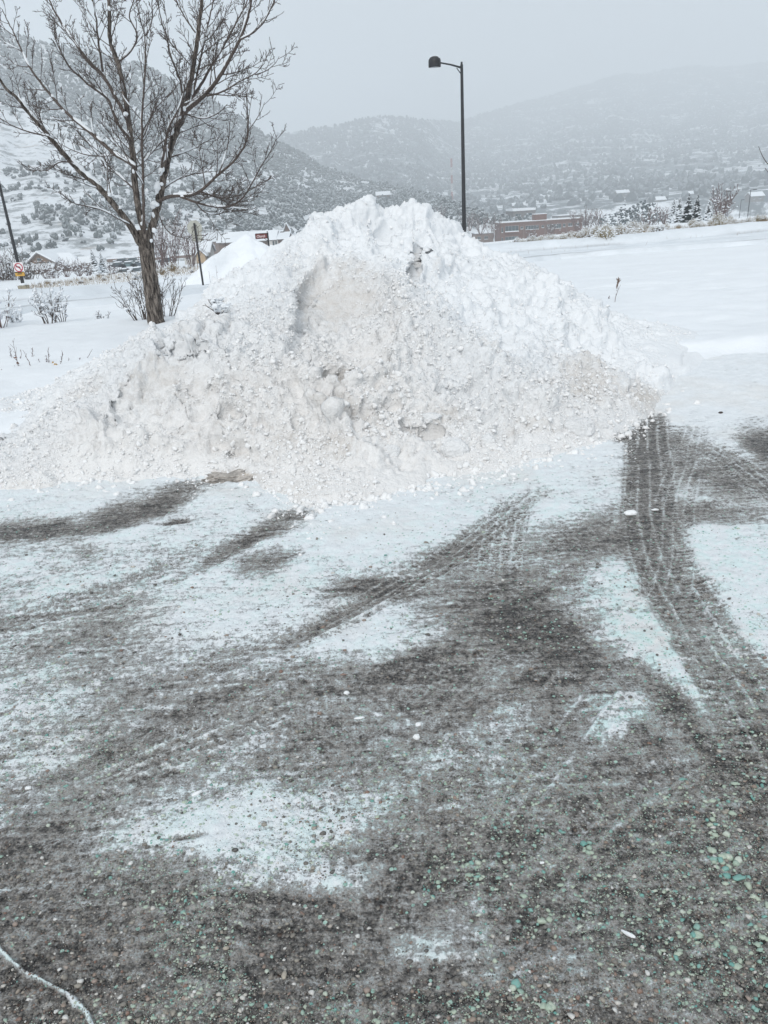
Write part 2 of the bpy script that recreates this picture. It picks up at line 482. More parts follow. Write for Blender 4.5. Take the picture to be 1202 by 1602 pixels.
def hill_mat(name, bare, thr, sc, col1, col2):
    m, t, b = mat_new(name); q = NB(t); o = q.obj((1, 1, 1.6))
    n1 = q.noise(o, sc, 7, 0.72); n2 = q.noise(o, sc * 0.22, 3)
    n = q.m('ADD', q.m('MULTIPLY', n1, 0.65), q.m('MULTIPLY', n2, 0.35))
    c = q.mix(q.rng(n, thr - 0.03, thr + 0.03), (0.76, 0.79, 0.82), col1)
    br = q.rng(q.noise(o, sc * 0.5, 5, 0.6, 1), 0.62, 0.68, 0, bare)
    c = q.mix(br, c, col2)
    q.l(c, b.inputs['Base Color']); b.inputs['Roughness'].default_value = 0.9
    q.bump(n1, 0.8, 1.2, b); return m
M_HL = hill_mat('near hillside', 0.5, 0.53, 0.09, (0.30, 0.32, 0.33), (0.33, 0.27, 0.22))
M_HF = hill_mat('far mountainside', 0.0, 0.47, 0.03, (0.10, 0.12, 0.13), (0.2, 0.2, 0.2))
HL = hill('hillside', [(-900, 470, 330, -80, 900), (-400, 450, 320, -30, 1000), (-100, 428, 310, 20, 1050), (0, 418, 300, 46, 1050), (60, 412, 300, 66, 1050), (140, 408, 310, 80, 1050), (220, 402, 320, 100, 1050), (300, 398, 330, 140, 1050), (380, 390, 340, 190, 1050), (430, 385, 350, 218, 1050), (500, 378, 360, 258, 1000), (560, 372, 370, 280, 950), (640, 366, 380, 297, 800), (700, 362, 390, 312, 600), (760, 352, 400, 340, 480), (830, 350, 400, 350, 420)], M_HL, seed=21, step=5, nrow=110)
HC = hill('mountain', [(200, 380, 1100, 300, 1904), (330, 370, 1100, 245, 2240), (440, 360, 1050, 210, 2576), (470, 358, 1050, 204, 2576), (520, 354, 1000, 197, 2632), (590, 350, 950, 184, 2744), (660, 346, 900, 186, 2912), (720, 342, 850, 188, 3780), (800, 336, 820, 165, 4185), (870, 330, 800, 145, 4455), (960, 324, 780, 120, 4590), (1040, 318, 760, 108, 4725), (1202, 304, 720, 100, 4725), (1500, 290, 700, 80, 4320), (2100, 270, 650, 40, 3780)], M_HF, seed=55, depth_noise=0.09, step=5, nrow=120)

def woods(name, H, dens, n, size, sub, mat, seed, cluster=0, cs=45):
    px, PX, P = H; rng = np.random.default_rng(seed)
    nr, nc = PX.shape
    r = rng.uniform(0, nr - 1.001, n * 12); c = rng.uniform(0, nc - 1.001, n * 12)
    i, j = r.astype(int), c.astype(int); fr, fc = r - i, c - j
    q = (P[i, j] * ((1-fr)*(1-fc))[:, None] + P[i+1, j] * (fr*(1-fc))[:, None] + P[i, j+1] * ((1-fr)*fc)[:, None] + P[i+1, j+1] * (fr*fc)[:, None])
    ppx, ppy = proj(q)
    clump = fbm(q[:, 0] / cs, q[:, 1] / (cs * 1.6), q[:, 2] / (cs * .7), o=3, s=seed)
    fine = fbm(q[:, 0] / 13, q[:, 1] / 13, q[:, 2] / 9, o=2, s=seed + 5)
    area = (q[:, 1] / q[:, 1].max())**1.6
    ok = rng.uniform(0, 1, len(q)) < dens(ppx, ppy, clump, fine) * area
    q = q[ok][:n]
    k = rng.uniform(0.6, 1.3, len(q)) * size
    S = np.stack([k, k, k * rng.uniform(0.85, 1.5, len(q))], 1)
    q = q + np.array([0, 0, 1]) * S[:, 2:3] * 0.55
    v, f, nv = scatter(q, S, sub=sub, variants=12, rough=0.3, seed=seed, cluster=cluster)
    o = npmesh(name, v, f, mat, smooth=False, attrs={'tone': np.repeat(rng.uniform(0, 1, len(q)), nv)})
    return o
def woods_mat(name, dark, mid, snow):
    m, t, b = mat_new(name); q = NB(t); o = q.obj()
    c = q.mix(q.attr('tone'), dark, mid)
    g = q.n('ShaderNodeNewGeometry'); s = q.n('ShaderNodeSeparateXYZ'); q.l(g.outputs['Normal'], s.inputs[0])
    up = q.m('ADD', s.outputs['Z'], q.m('MULTIPLY', q.m('SUBTRACT', q.noise(o, 1.2, 3), 0.5), 1.6))
    c = q.mix(q.rng(up, 0.25, 0.8, 0, snow), c, (0.62, 0.66, 0.70))
    q.l(c, b.inputs['Base Color']); b.inputs['Roughness'].default_value = 0.9; return m
M_WOOD = woods_mat('snowy juniper', (0.04, 0.052, 0.052), (0.11, 0.13, 0.13), 0.7)
M_WOODF = woods_mat('far forest', (0.03, 0.042, 0.047), (0.075, 0.092, 0.10), 0.35)
def dens_l(x, y, c, f):
    d = 0.8 + 1.2 * c + 0.7 * f
    open_ = np.exp(-(((x - 40) / 130)**2 + ((y - 235) / 38)**2)**1.5) + np.exp(-(((x + 60) / 150)**2 + ((y - 190) / 45)**2)**1.5)
    low = sstep(375, 400, y + 0.08 * x)
    rock = np.exp(-(((x - 110) / 45)**2 + ((y - 316) / 10)**2)**2)
    clump = np.exp(-(((x - 45) / 80)**2 + ((y - 318) / 42)**2)**2) * (c + f > -0.1)
    d = np.where(y < 190 + 0.2 * np.maximum(x - 100, 0), d + 0.5, d)
    d = np.where((y > 190) & (x < 140), d - 0.35, d)
    return np.clip(d * (1 - open_) * (1 - 0.9 * low) * (1 - rock) + clump * 0.9, 0.0, 1)
tag(woods('hillside_woodland', HL, dens_l, 26000, 2.3, 0, M_WOOD, 3, 5), 'snow-dusted junipers and scrub oak scattered over the near hillside behind the tree', 'woodland', kind='stuff')
def dens_f(x, y, c, f):
    return np.clip(0.62 + 3.0 * c + 1.8 * f + 0.4 * (y < 215) + 0.5 * (y > 285), 0, 1)
tag(woods('mountain_forest', HC, dens_f, 46000, 3.4, 0, M_WOODF, 4, 0, 70), 'hazy snow-dusted forest covering the far mountain behind the pole', 'forest', kind='stuff')
# ------------------------------------------------------------------ snow pile
PILE_CTL = {   # photo column: [(photo row, distance ahead)]
 -120: [(690, 5.0), (730, 4.7)],
 0:   [(735, 4.65), (700, 4.95), (672, 5.3), (655, 5.6)],
 60:  [(740, 4.62), (690, 4.95), (640, 5.4), (612, 5.8)],
 110: [(735, 4.62), (680, 4.95), (625, 5.4), (585, 5.95)],
 160: [(735, 4.62), (670, 4.9), (600, 5.4), (560, 5.9), (552, 6.1)],
 215: [(730, 4.58), (660, 4.85), (590, 5.25), (535, 5.75), (526, 6.0)],
 265: [(725, 4.55), (650, 4.85), (605, 5.08), (535, 5.35), (524, 5.55), (508, 6.2)],
 330: [(725, 4.5), (660, 4.78), (615, 4.98), (540, 5.25), (526, 5.5), (508, 6.1), (485, 6.8), (466, 7.4)],
 400: [(730, 4.45), (660, 4.75), (610, 4.98), (545, 5.3), (520, 5.75), (484, 6.3), (440, 7.0), (418, 7.6)],
 455: [(740, 4.35), (670, 4.65), (615, 4.9), (560, 5.22), (525, 5.7), (500, 6.0), (450, 6.45), (410, 6.95), (385, 7.6)],
 495: [(760, 4.15), (690, 4.5), (620, 4.85), (575, 5.15), (535, 5.65), (515, 6.15), (470, 6.55), (425, 6.85), (402, 7.2), (345, 8.1), (332, 8.4)],
 540: [(770, 4.08), (700, 4.42), (640, 4.72), (597, 5.0), (590, 5.3), (555, 5.5), (527, 5.85), (512, 6.25), (460, 6.6), (415, 6.85), (400, 7.15), (360, 7.7), (322, 8.35)],
 575: [(770, 4.08), (700, 4.42), (640, 4.75), (596, 5.05), (588, 5.4), (550, 5.6), (510, 6.2), (460, 6.55), (425, 6.8), (400, 7.15), (340, 7.8), (303, 8.45)],
 612: [(760, 4.15), (700, 4.45), (640, 4.75), (590, 5.05), (545, 5.35), (500, 5.75), (450, 6.15), (430, 6.5), (400, 7.05), (350, 7.7), (322, 8.35)],
 652: [(745, 4.28), (690, 4.52), (630, 4.85), (570, 5.2), (520, 5.55), (470, 6.0), (435, 6.5), (410, 7.0), (350, 7.7), (308, 8.45)],
 695: [(735, 4.38), (680, 4.62), (620, 4.95), (560, 5.3), (500, 5.8), (455, 6.4), (425, 6.9), (385, 7.6), (332, 8.3)],
 735: [(728, 4.44), (675, 4.7), (620, 5.0), (570, 5.3), (520, 5.7), (470, 6.3), (435, 6.9), (400, 7.6), (365, 8.2)],
 790: [(720, 4.52), (665, 4.8), (610, 5.12), (565, 5.42), (520, 5.9), (480, 6.4), (440, 7.0), (415, 7.6), (398, 8.1)],
 850: [(705, 4.66), (650, 4.95), (605, 5.25), (572, 5.5), (545, 5.85), (500, 6.4), (460, 7.0), (432, 7.7), (425, 8.0)],
 910: [(690, 4.82), (640, 5.1), (600, 5.4), (567, 5.75), (535, 6.3), (495, 6.9), (460, 7.6)],
 960: [(665, 5.05), (625, 5.3), (590, 5.65), (560, 6.1), (525, 6.7), (495, 7.3)],
 1010: [(632, 5.42), (600, 5.8), (570, 6.3), (540, 6.9)],
 1070: [(590, 6.15), (570, 6.6)],
}
BACK = [(454, 360, 8.8), (472, 346, 8.9), (432, 398, 8.8), (400, 412, 8.8), (360, 430, 8.6)]
FOOT = [(-200, 770), (-100, 768), (0, 766), (100, 758), (200, 750), (300, 744), (370, 748), (430, 775), (490, 800), (560, 795), (620, 775), (700, 752), (780, 742), (860, 720), (930, 700), (985, 665), (1030, 636), (1075, 606), (1120, 580)]
def _pile_field():
    P = []
    for c, rows in PILE_CTL.items():
        for r, d in rows: P.append(at(c, r, d))
    for a, b, d in BACK: P.append(at(a, b, d))
    for a, b in FOOT:
        q = hit0(float(a), float(b)); P.append(q); P.append(q + np.array([0.05, -0.45, -0.12]))
    for x, y in [(-6, 6), (-5, 7), (-4, 7.4), (-3.3, 8.2), (-3.2, 9.8), (-3, 11.3), (-1.8, 11.8), (-.5, 11.5), (.8, 11.2), (2, 10.8), (3, 10), (3.8, 9), (4.4, 8), (4.6, 7), (4.5, 6)]:
        P.append(np.array([x, y, float(terrain(x, y)) - 0.05]))
    for a, b, d in [(575, 320, 9.3), (650, 335, 9.3), (500, 350, 9.4), (720, 375, 9.2), (800, 410, 9.0)]:
        P.append(at(a, b, d))
    return np.array(P)
_PP = _pile_field()
def _tps(P, lam=2e-4):
    n = len(P); d = np.linalg.norm(P[:, None, :2] - P[None, :, :2], axis=2)
    K = np.where(d > 0, d**2 * np.log(d + 1e-9), 0) + lam * n * np.eye(n) * 0.05
    A = np.zeros((n + 3, n + 3)); A[:n, :n] = K; A[:n, n] = 1; A[:n, n+1:] = P[:, :2]; A[n:, :n] = A[:n, n:].T
    return np.linalg.solve(A, np.r_[P[:, 2], 0, 0, 0])
_W = _tps(_PP)
def pile_base(x, y):
    sh = np.shape(x); x = np.ravel(x).astype(float); y = np.ravel(y).astype(float); out = np.empty(len(x))
    for i in range(0, len(x), 40000):
        xs, ys = x[i:i+40000], y[i:i+40000]
        d2 = (xs[:, None] - _PP[None, :, 0])**2 + (ys[:, None] - _PP[None, :, 1])**2
        out[i:i+40000] = (0.5 * d2 * np.log(d2 + 1e-12)) @ _W[:-3] + _W[-3] + _W[-2] * xs + _W[-1] * ys
    return out.reshape(sh)
_FQ = np.array([hit0(float(a), float(b))[:2] for a, b in FOOT])
def foot_d(x, y):
    return y - np.interp(x, _FQ[:, 0], _FQ[:, 1])
def blobs(px, py, L):
    r = np.zeros_like(px)
    for cx, cy, rx, ry, a, v in L:
        a = math.radians(a); dx, dy = px - cx, py - cy
        u = (dx * math.cos(a) + dy * math.sin(a)) / rx; w_ = (-dx * math.sin(a) + dy * math.cos(a)) / ry
        r = np.maximum(r, v * np.exp(-(u*u + w_*w_)**1.5))
    return r
def fresh_mask(px, py):
    """1 where the soft, clean, newly fallen snow lies"""
    px = px + 0 * py
    lim = np.interp(px, [0, 200, 260, 330, 400, 450, 500, 560, 620, 680, 720, 790, 860, 940, 1000, 1060, 1150], [640, 540, 515, 470, 425, 398, 392, 405, 425, 455, 505, 545, 548, 570, 595, 620, 640])
    n = 55 * fbm(px / 45, py / 45, o=5, s=161, g=.6)
    return sstep(34, -30, py - lim + n)
def dirt_mask(px, py):
    return blobs(px, py, [(530, 455, 72, 60, 10, .88), (255, 575, 45, 35, -20, .75), (300, 600, 60, 30, 0, .6), (220, 600, 50, 35, -30, .6), (560, 582, 48, 16, 0, 1.1), (545, 640, 70, 22, 10, .9), (520, 690, 45, 22, 0, .8), (445, 675, 30, 20, 0, .7), (925, 592, 62, 40, 25, .95), (1010, 620, 42, 26, 30, 1.0), (770, 545, 40, 20, 30, .7), (700, 640, 60, 16, 0, .7), (460, 770, 70, 28, -10, .6), (370, 745, 50, 12, 0, 1.2), (830, 670, 60, 16, 10, .6), (330, 480, 40, 20, -10, .6), (745, 350, 0.1, 0.1, 0, 0), (650, 385, 10, 25, 0, .6), (685, 400, 10, 18, 20, .5), (120, 600, 60, 16, -30, .5), (60, 760, 70, 14, 0, .5), (620, 490, 30, 40, 0, .5), (870, 610, 60, 30, 20, .35), (330, 515, 90, 6, 0, .5), (350, 700, 60, 20, 0, .4)])
RELIEF = [  # photo polyline, width px, height m (ridge > 0, groove < 0)
 ([(236, 517), (300, 518), (350, 519)], 5, .06), ([(238, 528), (300, 532), (348, 531)], 5, -.045), ([(345, 515), (400, 524), (450, 540), (478, 580), (492, 620), (520, 655)], 12, .065),
 ([(455, 590), (470, 640), (500, 670)], 14, -.05), ([(495, 590), (530, 606), (570, 604), (606, 582)], 8, .09), ([(515, 581), (560, 588), (598, 570)], 10, -.17),
 ([(452, 520), (457, 470), (474, 430), (500, 410)], 7, .06), ([(470, 520), (473, 470), (490, 432), (520, 416)], 9, -.06), ([(490, 405), (545, 400), (600, 418)], 8, .05),
 ([(612, 440), (640, 500), (618, 560)], 14, .07), ([(640, 465), (720, 525), (790, 590), (850, 650)], 17, .06), ([(700, 560), (760, 620), (800, 680)], 18, -.04),
 ([(640, 656), (690, 663)], 5, -.11), ([(300, 600), (350, 640), (420, 655)], 10, -.05), ([(120, 640), (200, 690), (300, 700)], 12, .05), ([(330, 690), (420, 720)], 10, -.045), ([(560, 640), (620, 625)], 7, -.06), ([(700, 600), (760, 590)], 8, -.06), ([(800, 620), (860, 640)], 9, .05), ([(530, 612), (508, 645)], 7, -.05), ([(455, 545), (540, 575)], 9, -.05), ([(520, 655), (560, 690), (600, 700)], 12, .05),
 ([(655, 368), (651, 420)], 5, -.10), ([(470, 345), (455, 380)], 10, -.05), ([(600, 325), (598, 355)], 8, -.06), ([(740, 390), (700, 410), (650, 425)], 9, -.07), ([(690, 345), (720, 380)], 9, -.04),
 ([(560, 318), (575, 306), (592, 318)], 9, .06), ([(630, 322), (645, 310), (665, 322)], 9, .06), ([(500, 335), (512, 345)], 8, .05), ([(235, 535), (215, 590), (200, 640)], 12, .04), ([(335, 540), (345, 590), (350, 630)], 10, .03),
 ([(150, 610), (160, 660)], 12, -.03), ([(790, 470), (800, 540)], 10, -.06), ([(860, 450), (880, 520)], 12, .06), ([(820, 430), (900, 470), (960, 520)], 12, .06), ([(930, 500), (1000, 560), (1050, 590)], 12, .05),
 ([(600, 690), (640, 720)], 10, -.04), ([(690, 690), (730, 715)], 8, -.04), ([(780, 640), (800, 700)], 10, -.04), ([(860, 560), (930, 568), (990, 600)], 7, .05)]
def relief(px, py):
    r = np.zeros_like(px)
    for pts, w_, h_ in RELIEF:
        pts = [np.array(p, float) for p in pts]
        xs_ = [p[0] for p in pts]; ys_ = [p[1] for p in pts]
        m = (px > min(xs_) - 3 * w_) & (px < max(xs_) + 3 * w_) & (py > min(ys_) - 3 * w_) & (py < max(ys_) + 3 * w_)
        x, y = px[m], py[m]
        x = x + 5 * vnoise(x / 14, y / 14, s=141); y = y + 5 * vnoise(x / 14, y / 14, s=142)
        best = np.full(x.shape, 1e9)
        for a, b in zip(pts[:-1], pts[1:]):
            d = b - a; L_ = np.hypot(*d); u = d / L_; k = np.clip((x - a[0]) * u[0] + (y - a[1]) * u[1], 0, L_)
            best = np.minimum(best, np.hypot(x - a[0] - k * u[0], y - a[1] - k * u[1]))
        r[m] += h_ * np.exp(-(best / w_)**2)
    return r
def build_pile():
    ys = np.concatenate([np.arange(3.55, 7.2, 0.0125), np.arange(7.2, 9.4, 0.016), np.arange(9.4, 12.2, 0.08)])
    xs = np.concatenate([np.arange(-6.5, -3.4, 0.06), np.arange(-3.4, 3.6, 0.0135), np.arange(3.6, 5.2, 0.05)])
    X, Y = np.meshgrid(xs, ys)
    Z = pile_base(X, Y)
    T = np.where(edge_d(X, Y) > 0, terrain(X, Y) + 0.09, 0.0)
    # front is trimmed along its foot
    fd = foot_d(X, Y) + 0.10 * vnoise(X * 3, Y * 3, s=61) + 0.05 * vnoise(X * 9, Y * 9, s=62)
    Z = np.minimum(Z, np.maximum(fd, -0.3) * 1.1)
    h = np.clip(Z - T, 0, 1)
    pp = np.stack([X, Y, Z], -1); px, py = proj(pp)
    fr = fresh_mask(px, py)
    body = sstep(0.0, 0.18, h)
    sil = np.interp(px, [20, 60, 110, 160, 215, 260, 300, 336, 354, 397, 430, 452, 470, 500, 540, 575, 600, 645, 690, 730, 790, 850, 950], [645, 607, 580, 553, 525, 507, 476, 446, 430, 412, 398, 354, 345, 326, 318, 302, 320, 308, 332, 362, 394, 418, 478])
    low = np.interp(px, [20, 60, 110, 160, 215, 260, 300, 330, 370, 410, 450, 480, 500, 520, 540, 575, 600, 625, 645, 670, 690, 730, 790, 880, 950], [30, 15, 2, -5, -4, 5, 2, -8, -4, 8, 2, 6, 8, 13, 20, 18, 27, 19, 9, 7, 6, 7, 0, 4, 10])
    Z = Z - body * low * Y / F * np.where(py > sil, np.exp(-((py - sil) / 70)**2), 1.0)
    rel = body * relief(px, py); Z = Z + 0.5 * rel
    # big slumps and blocks
    Z = Z + body * (0.07 * fbm(X * 1.6, Y * 1.6, Z * 1.6, o=2, s=71))
    gx = np.gradient(Z, xs, axis=1); gy = np.gradient(Z, ys, axis=0)
    nl = 1 / np.sqrt(1 + gx**2 + gy**2); N = np.stack([-gx * nl, -gy * nl, nl], -1)
    P = np.stack([X, Y, Z], -1)
    wx, wy, wz = X + 0.05 * vnoise(X*5, Y*5, Z*5, s=1), Y + 0.05 * vnoise(X*5, Y*5, Z*5, s=2), Z
    # rough, broken part
    big = lumps(wx * 4.2, wy * 4.2, wz * 4.2, 80); med = lumps(wx * 10, wy * 10, wz * 10, 84)
    sm = lumps(X * 22, Y * 22, Z * 22, 88); xs_ = lumps(X * 42, Y * 42, Z * 42, 92)
    patch = sstep(-0.35, 0.35, fbm(X * 2.2, Y * 2.2, Z * 2.2, o=2, s=95))
    rough = 0.022 * big * patch + 0.060 * med * (0.35 + 0.65 * patch) + 0.056 * sm * (0.6 + 0.4 * patch) + 0.036 * xs_ + 0.03 * fbm(X * 20, Y * 20, Z * 20, o=3, s=97)
    # smooth, rounded, snowed-over part
    soft = 0.13 * lumps(wx * 1.9, wy * 1.9, wz * 2.2, 101) + 0.05 * lumps(wx * 4.3, wy * 4.3, wz * 4.3, 105) + 0.028 * lumps(wx * 11, wy * 11, wz * 11, 109) * sstep(0, .5, fbm(X*3, Y*3, Z*3, o=2, s=3)) + 0.05 * fbm(X * 3, Y * 3, Z * 3, o=4, s=116, g=.6) + 0.02 * fbm(X * 11, Y * 11, Z * 11, o=3, s=113) - 0.05
    # scooped walls are flatter, combed by the bucket
    wall = blobs(px, py, [(525, 455, 60, 55, 10, 1.0), (290, 575, 80, 32, 0, .75), (575, 545, 50, 30, 0, .6)])
    rough = rough * (1 - 0.72 * wall) + wall * (0.012 * vnoise(X * 26, Z * 4, s=120) + 0.014 * fbm(X * 25, Y * 25, Z * 25, o=3, s=121))
    disp = rough * (1 - 0.42 * fr) + (0.75 * soft - 0.03) * fr + 0.035 * fr * (1 - np.abs(fbm(wx * 3.5, wy * 3.5, wz * 3.5, o=3, s=171)) * 4).clip(-1, 1)
    disp = disp - 0.105 + 0.02 * fr
    disp = disp * body * (0.45 + 0.55 * sstep(0.0, 0.4, h))
    P = P + N * (disp + 0.85 * rel)[..., None]
    # vertical grooves on the walls behind
    gro = fr * sstep(0.5, 0.9, np.hypot(gx, gy)) * body
    P[..., 1] += 0.02 * gro * fbm(X * 9, Z * 1.5, o=3, s=131)
    sink = h <= 0.001
    P[..., 2] = np.where(sink, np.minimum(P[..., 2], T - 0.03), P[..., 2])
    P[..., 2] = np.maximum(P[..., 2], np.where(Y > 5, -1.2, -0.12))
    cav = (big * 0.3 + med + sm) / 2.3
    dirt = np.clip(dirt_mask(px, py), 0, 1.2)
    # slabs, cut ledges
    o = npmesh('snow_pile', P.reshape(-1, 3), grid_faces(len(ys), len(xs)), M_PILE,
               attrs={'fresh': fr, 'dirt': dirt, 'clean': sstep(150, -60, py + 70 * fbm(X * 1.6, Y * 1.6, Z * 1.6, o=4, s=151, g=.6) - np.interp(px, [0, 200, 260, 330, 400, 450, 500, 560, 620, 680, 720, 790, 860, 940, 1000, 1060, 1150], [640, 540, 520, 510, 500, 470, 400, 410, 450, 500, 545, 585, 585, 590, 610, 630, 650]))})
    tag(o, 'big ploughed heap of lumpy snow, clean on top and grey-brown and broken in front', 'snow pile')
    return o, (X, Y, P, fr, h, px, py, N)
def pile_mat():
    m, t, b = mat_new('ploughed snow'); q = NB(t); o = q.obj()
    fr = q.attr('fresh'); cl = q.attr('clean'); dt = q.attr('dirt')
    n1 = q.noise(o, 2.4, 6, 0.65); n2 = q.noise(o, 14, 5, 0.7); n3 = q.noise(o, 70, 5, 0.7); n4 = q.noise(o, 33, 5, 0.75)
    old = q.mix(q.rng(n1, 0.35, 0.65), (0.79, 0.78, 0.772), (0.86, 0.855, 0.85))
    old = q.mix(q.rng(n2, 0.52, 0.72, 0, 0.35), old, (0.73, 0.715, 0.70))
    old = q.mix(q.rng(n3, 0.58, 0.74, 0, 0.25), old, (0.48, 0.44, 0.40))  # dark specks: grit, plus painted shade of the crevices between clumps
    n5 = q.noise(o, 95, 4, 0.8)
    old = q.mix(q.rng(n5, 0.60, 0.68, 0, 0.42), old, (0.38, 0.355, 0.33))  # finer flecks of the same grit and painted crevice shade
    c = q.mix(cl, old, (0.79, 0.81, 0.83))
    # grit is visible faintly in the clean snow too
    c = q.mix(q.m('MULTIPLY', q.rng(n4, 0.62, 0.74, 0, 0.35), q.rng(n1, 0.5, 0.62)), c, (0.5, 0.49, 0.47))
    dd = q.m('ADD', dt, q.m('MULTIPLY', q.m('SUBTRACT', n2, 0.5), 2.2))
    dirt = q.mix(n3, (0.50, 0.46, 0.42), (0.76, 0.735, 0.71))
    dirt = q.mix(q.rng(n4, 0.6, 0.7), dirt, (0.16, 0.12, 0.09))
    c = q.mix(q.m('MULTIPLY', q.rng(dd, 0.25, 1.1, 0, 0.75), q.m('MINIMUM', q.m('MULTIPLY', dt, 3), 1)), c, dirt)
    tan = q.mix(q.rng(q.m('ADD', dt, 0), 0.95, 1.2), c, (0.42, 0.34, 0.25))
    q.l(tan, b.inputs['Base Color']); b.inputs['Roughness'].default_value = 0.7; b.inputs['Specular IOR Level'].default_value = 0.25
    v1 = q.voro(o, 24); v2 = q.voro(o, 52); v1s = q.m('POWER', v1, 1.6); v2s = q.m('POWER', v2, 1.6)
    cl_h = q.m('MULTIPLY', q.m('ADD', q.m('MULTIPLY', v1s, -1.0), q.m('MULTIPLY', v2s, -0.7)), q.rng(fr, 0, 1, 1.0, 0.4))
    hgt = q.m('ADD', q.m('MULTIPLY', n3, q.rng(fr, 0, 1, 1.0, 0.25)), q.m('MULTIPLY', n4, q.rng(fr, 0, 1, 1.2, 0.5)))
    q.bump(q.m('ADD', hgt, cl_h), 0.55, 0.016, b); return m
M_PILE = pile_mat()
PILE, PD = build_pile()

# loose clods lying on the rough part and along its foot: uncountable
def crumb_mat():
    m, t, b = mat_new('snow clods'); q = NB(t); o = q.obj()
    n = q.noise(o, 30, 5, 0.7); tn = q.attr('tone')
    c = q.mix(tn, (0.85, 0.845, 0.84), (0.88, 0.885, 0.89)); c = q.mix(q.rng(n, 0.55, 0.7, 0, .4), c, (0.58, 0.54, 0.50))
    q.l(c, b.inputs['Base Color']); b.inputs['Roughness'].default_value = 0.7; q.bump(n, 0.8, 0.01, b); return m
M_CRUMB = crumb_mat()
def build_clods():
    X, Y, P, fr, h, px, py, N = PD; rng = np.random.default_rng(5)
    H, W_ = X.shape
    wgt = (1 - .8 * fr) * (h > 0.02) * sstep(0, 0.3, fbm(X * 2.5, Y * 2.5, P[..., 2] * 2.5, o=2, s=95) + 0.3) * (X > -3.6) * (X < 3.4)
    wgt *= 1 - 0.93 * blobs(px, py, [(525, 455, 62, 55, 10, 1.0), (290, 575, 80, 32, 0, .8), (575, 545, 50, 30, 0, .7)])
    wgt = wgt.ravel() / wgt.sum()
    i = rng.choice(len(wgt), 22000, p=wgt)
    S = 0.0038 + 0.0048 * rng.pareto(3.0, len(i)).clip(0, 2.6)
    Q = P.reshape(-1, 3)[i] + N.reshape(-1, 3)[i] * (S * 0.3)[:, None]
    # apron in front of the foot
    m = 5200
    k = rng.integers(0, len(_FQ) - 1, m); u = rng.uniform(0, 1, m)[:, None]
    A = _FQ[k] * (1 - u) + _FQ[k + 1] * u
    off = rng.exponential(0.12, m) - 0.12
    A[:, 1] -= off; A[:, 0] += rng.normal(0, .05, m)
    Sa = (0.003 + 0.006 * rng.pareto(3.0, m).clip(0, 3.2))
    Qa = np.c_[A, Sa * 0.4 + 0.006]
    # the brown gravelly shoulder at the right
    m2 = 1500; a = rng.uniform(0, 1, m2)
    ppx = 860 + 150 * a + rng.normal(0, 22, m2); ppy = 575 + 55 * a + rng.normal(0, 20, m2)
    v, f, nv = scatter(np.vstack([Q, Qa]), np.r_[S, Sa], sub=1, variants=14, rough=0.5, seed=9)
    n = len(i) + m
    tag(npmesh('snow_clods', v, f, M_CRUMB, attrs={'tone': np.repeat(np.clip(rng.uniform(0, 1, n) + np.r_[fr.ravel()[i], np.zeros(m)], 0, 1), nv)}),
        'countless loose clods of broken snow on the front of the heap and along its foot', 'snow clods', kind='stuff')
build_clods()
# larger blocks the plough has left in the heap: parts of it
def blocks():
    X, Y, P, fr, h, px, py, N = PD; qx, qy = proj(P)
    for bx, by, sx, sy, sz, sd_ in [(905, 668, .105, .08, .07, 1), (942, 664, .04, .04, .04, 2), (710, 700, .085, .06, .07, 3), (763, 692, .05, .045, .05, 4), (500, 640, .08, .06, .08, 5), (668, 650, .10, .07, .035, 6), (870, 588, .045, .045, .04, 7), (850, 702, .055, .05, .04, 8), (612, 705, .05, .045, .045, 10)]:
        k = np.unravel_index(np.argmin((qx - bx)**2 + (qy - by)**2), qx.shape); c = P[k] - N[k] * sy * .35; v, f = ico(4)
        v = np.sign(v) * np.abs(v)**0.72
        r = 1 + 0.30 * fbm(v[:, 0] * 1.4 + sd_ * 3, v[:, 1] * 1.4, v[:, 2] * 1.4, o=3, s=sd_) + 0.16 * lumps(v[:, 0] * 5, v[:, 1] * 5, v[:, 2] * 5, sd_) + .10 * fbm(v[:, 0]*9, v[:, 1]*9, v[:, 2]*9, o=3, s=sd_)
        v = v * r[:, None] * np.array([sx, sy, sz]) + c
        npmesh('snow_block', v, f, M_PILE, PILE, attrs={'clean': np.full(len(v), .5), 'fresh': np.full(len(v), 0.1), 'dirt': np.zeros(len(v))})
blocks()
# second heap, across the road
def far_heap():
    c = at(393, 430, 37.0); gx = np.linspace(-4.6, 4.6, 190); gy = np.linspace(-3.2, 3.2, 110); X, Y = np.meshgrid(gx, gy)
    top = at(393, 371, 37.0)[2]; g = float(terrain(c[0], 37.0)); H = top - g
    r = np.hypot(X / np.where(X < 0, 4.0, 3.0), Y / 2.6) + .12 * fbm(X * .7, Y * .7, o=3, s=501)
    Z = H * np.clip(1 - r, 0, 1) ** .95 + .10 * fbm(X * 1.6, Y * 1.6, o=4, s=503) * sstep(1.05, .8, r) + .10 * lumps(X * 2.2, Y * 2.2, Y * 0, 505) * sstep(1.0, .7, r)
    Xw, Yw = X + c[0], Y + 37.0; Zw = terrain(Xw, Yw) + .09 + Z - .12 * sstep(.95, 1.1, r)
    o = npmesh('snow_pile', np.stack([Xw, Yw, Zw], -1).reshape(-1, 3), grid_faces(len(gy), len(gx)), M_SNOW)
    tag(o, 'smaller clean white snow heap farther off, in front of the maroon board', 'snow pile')
far_heap()
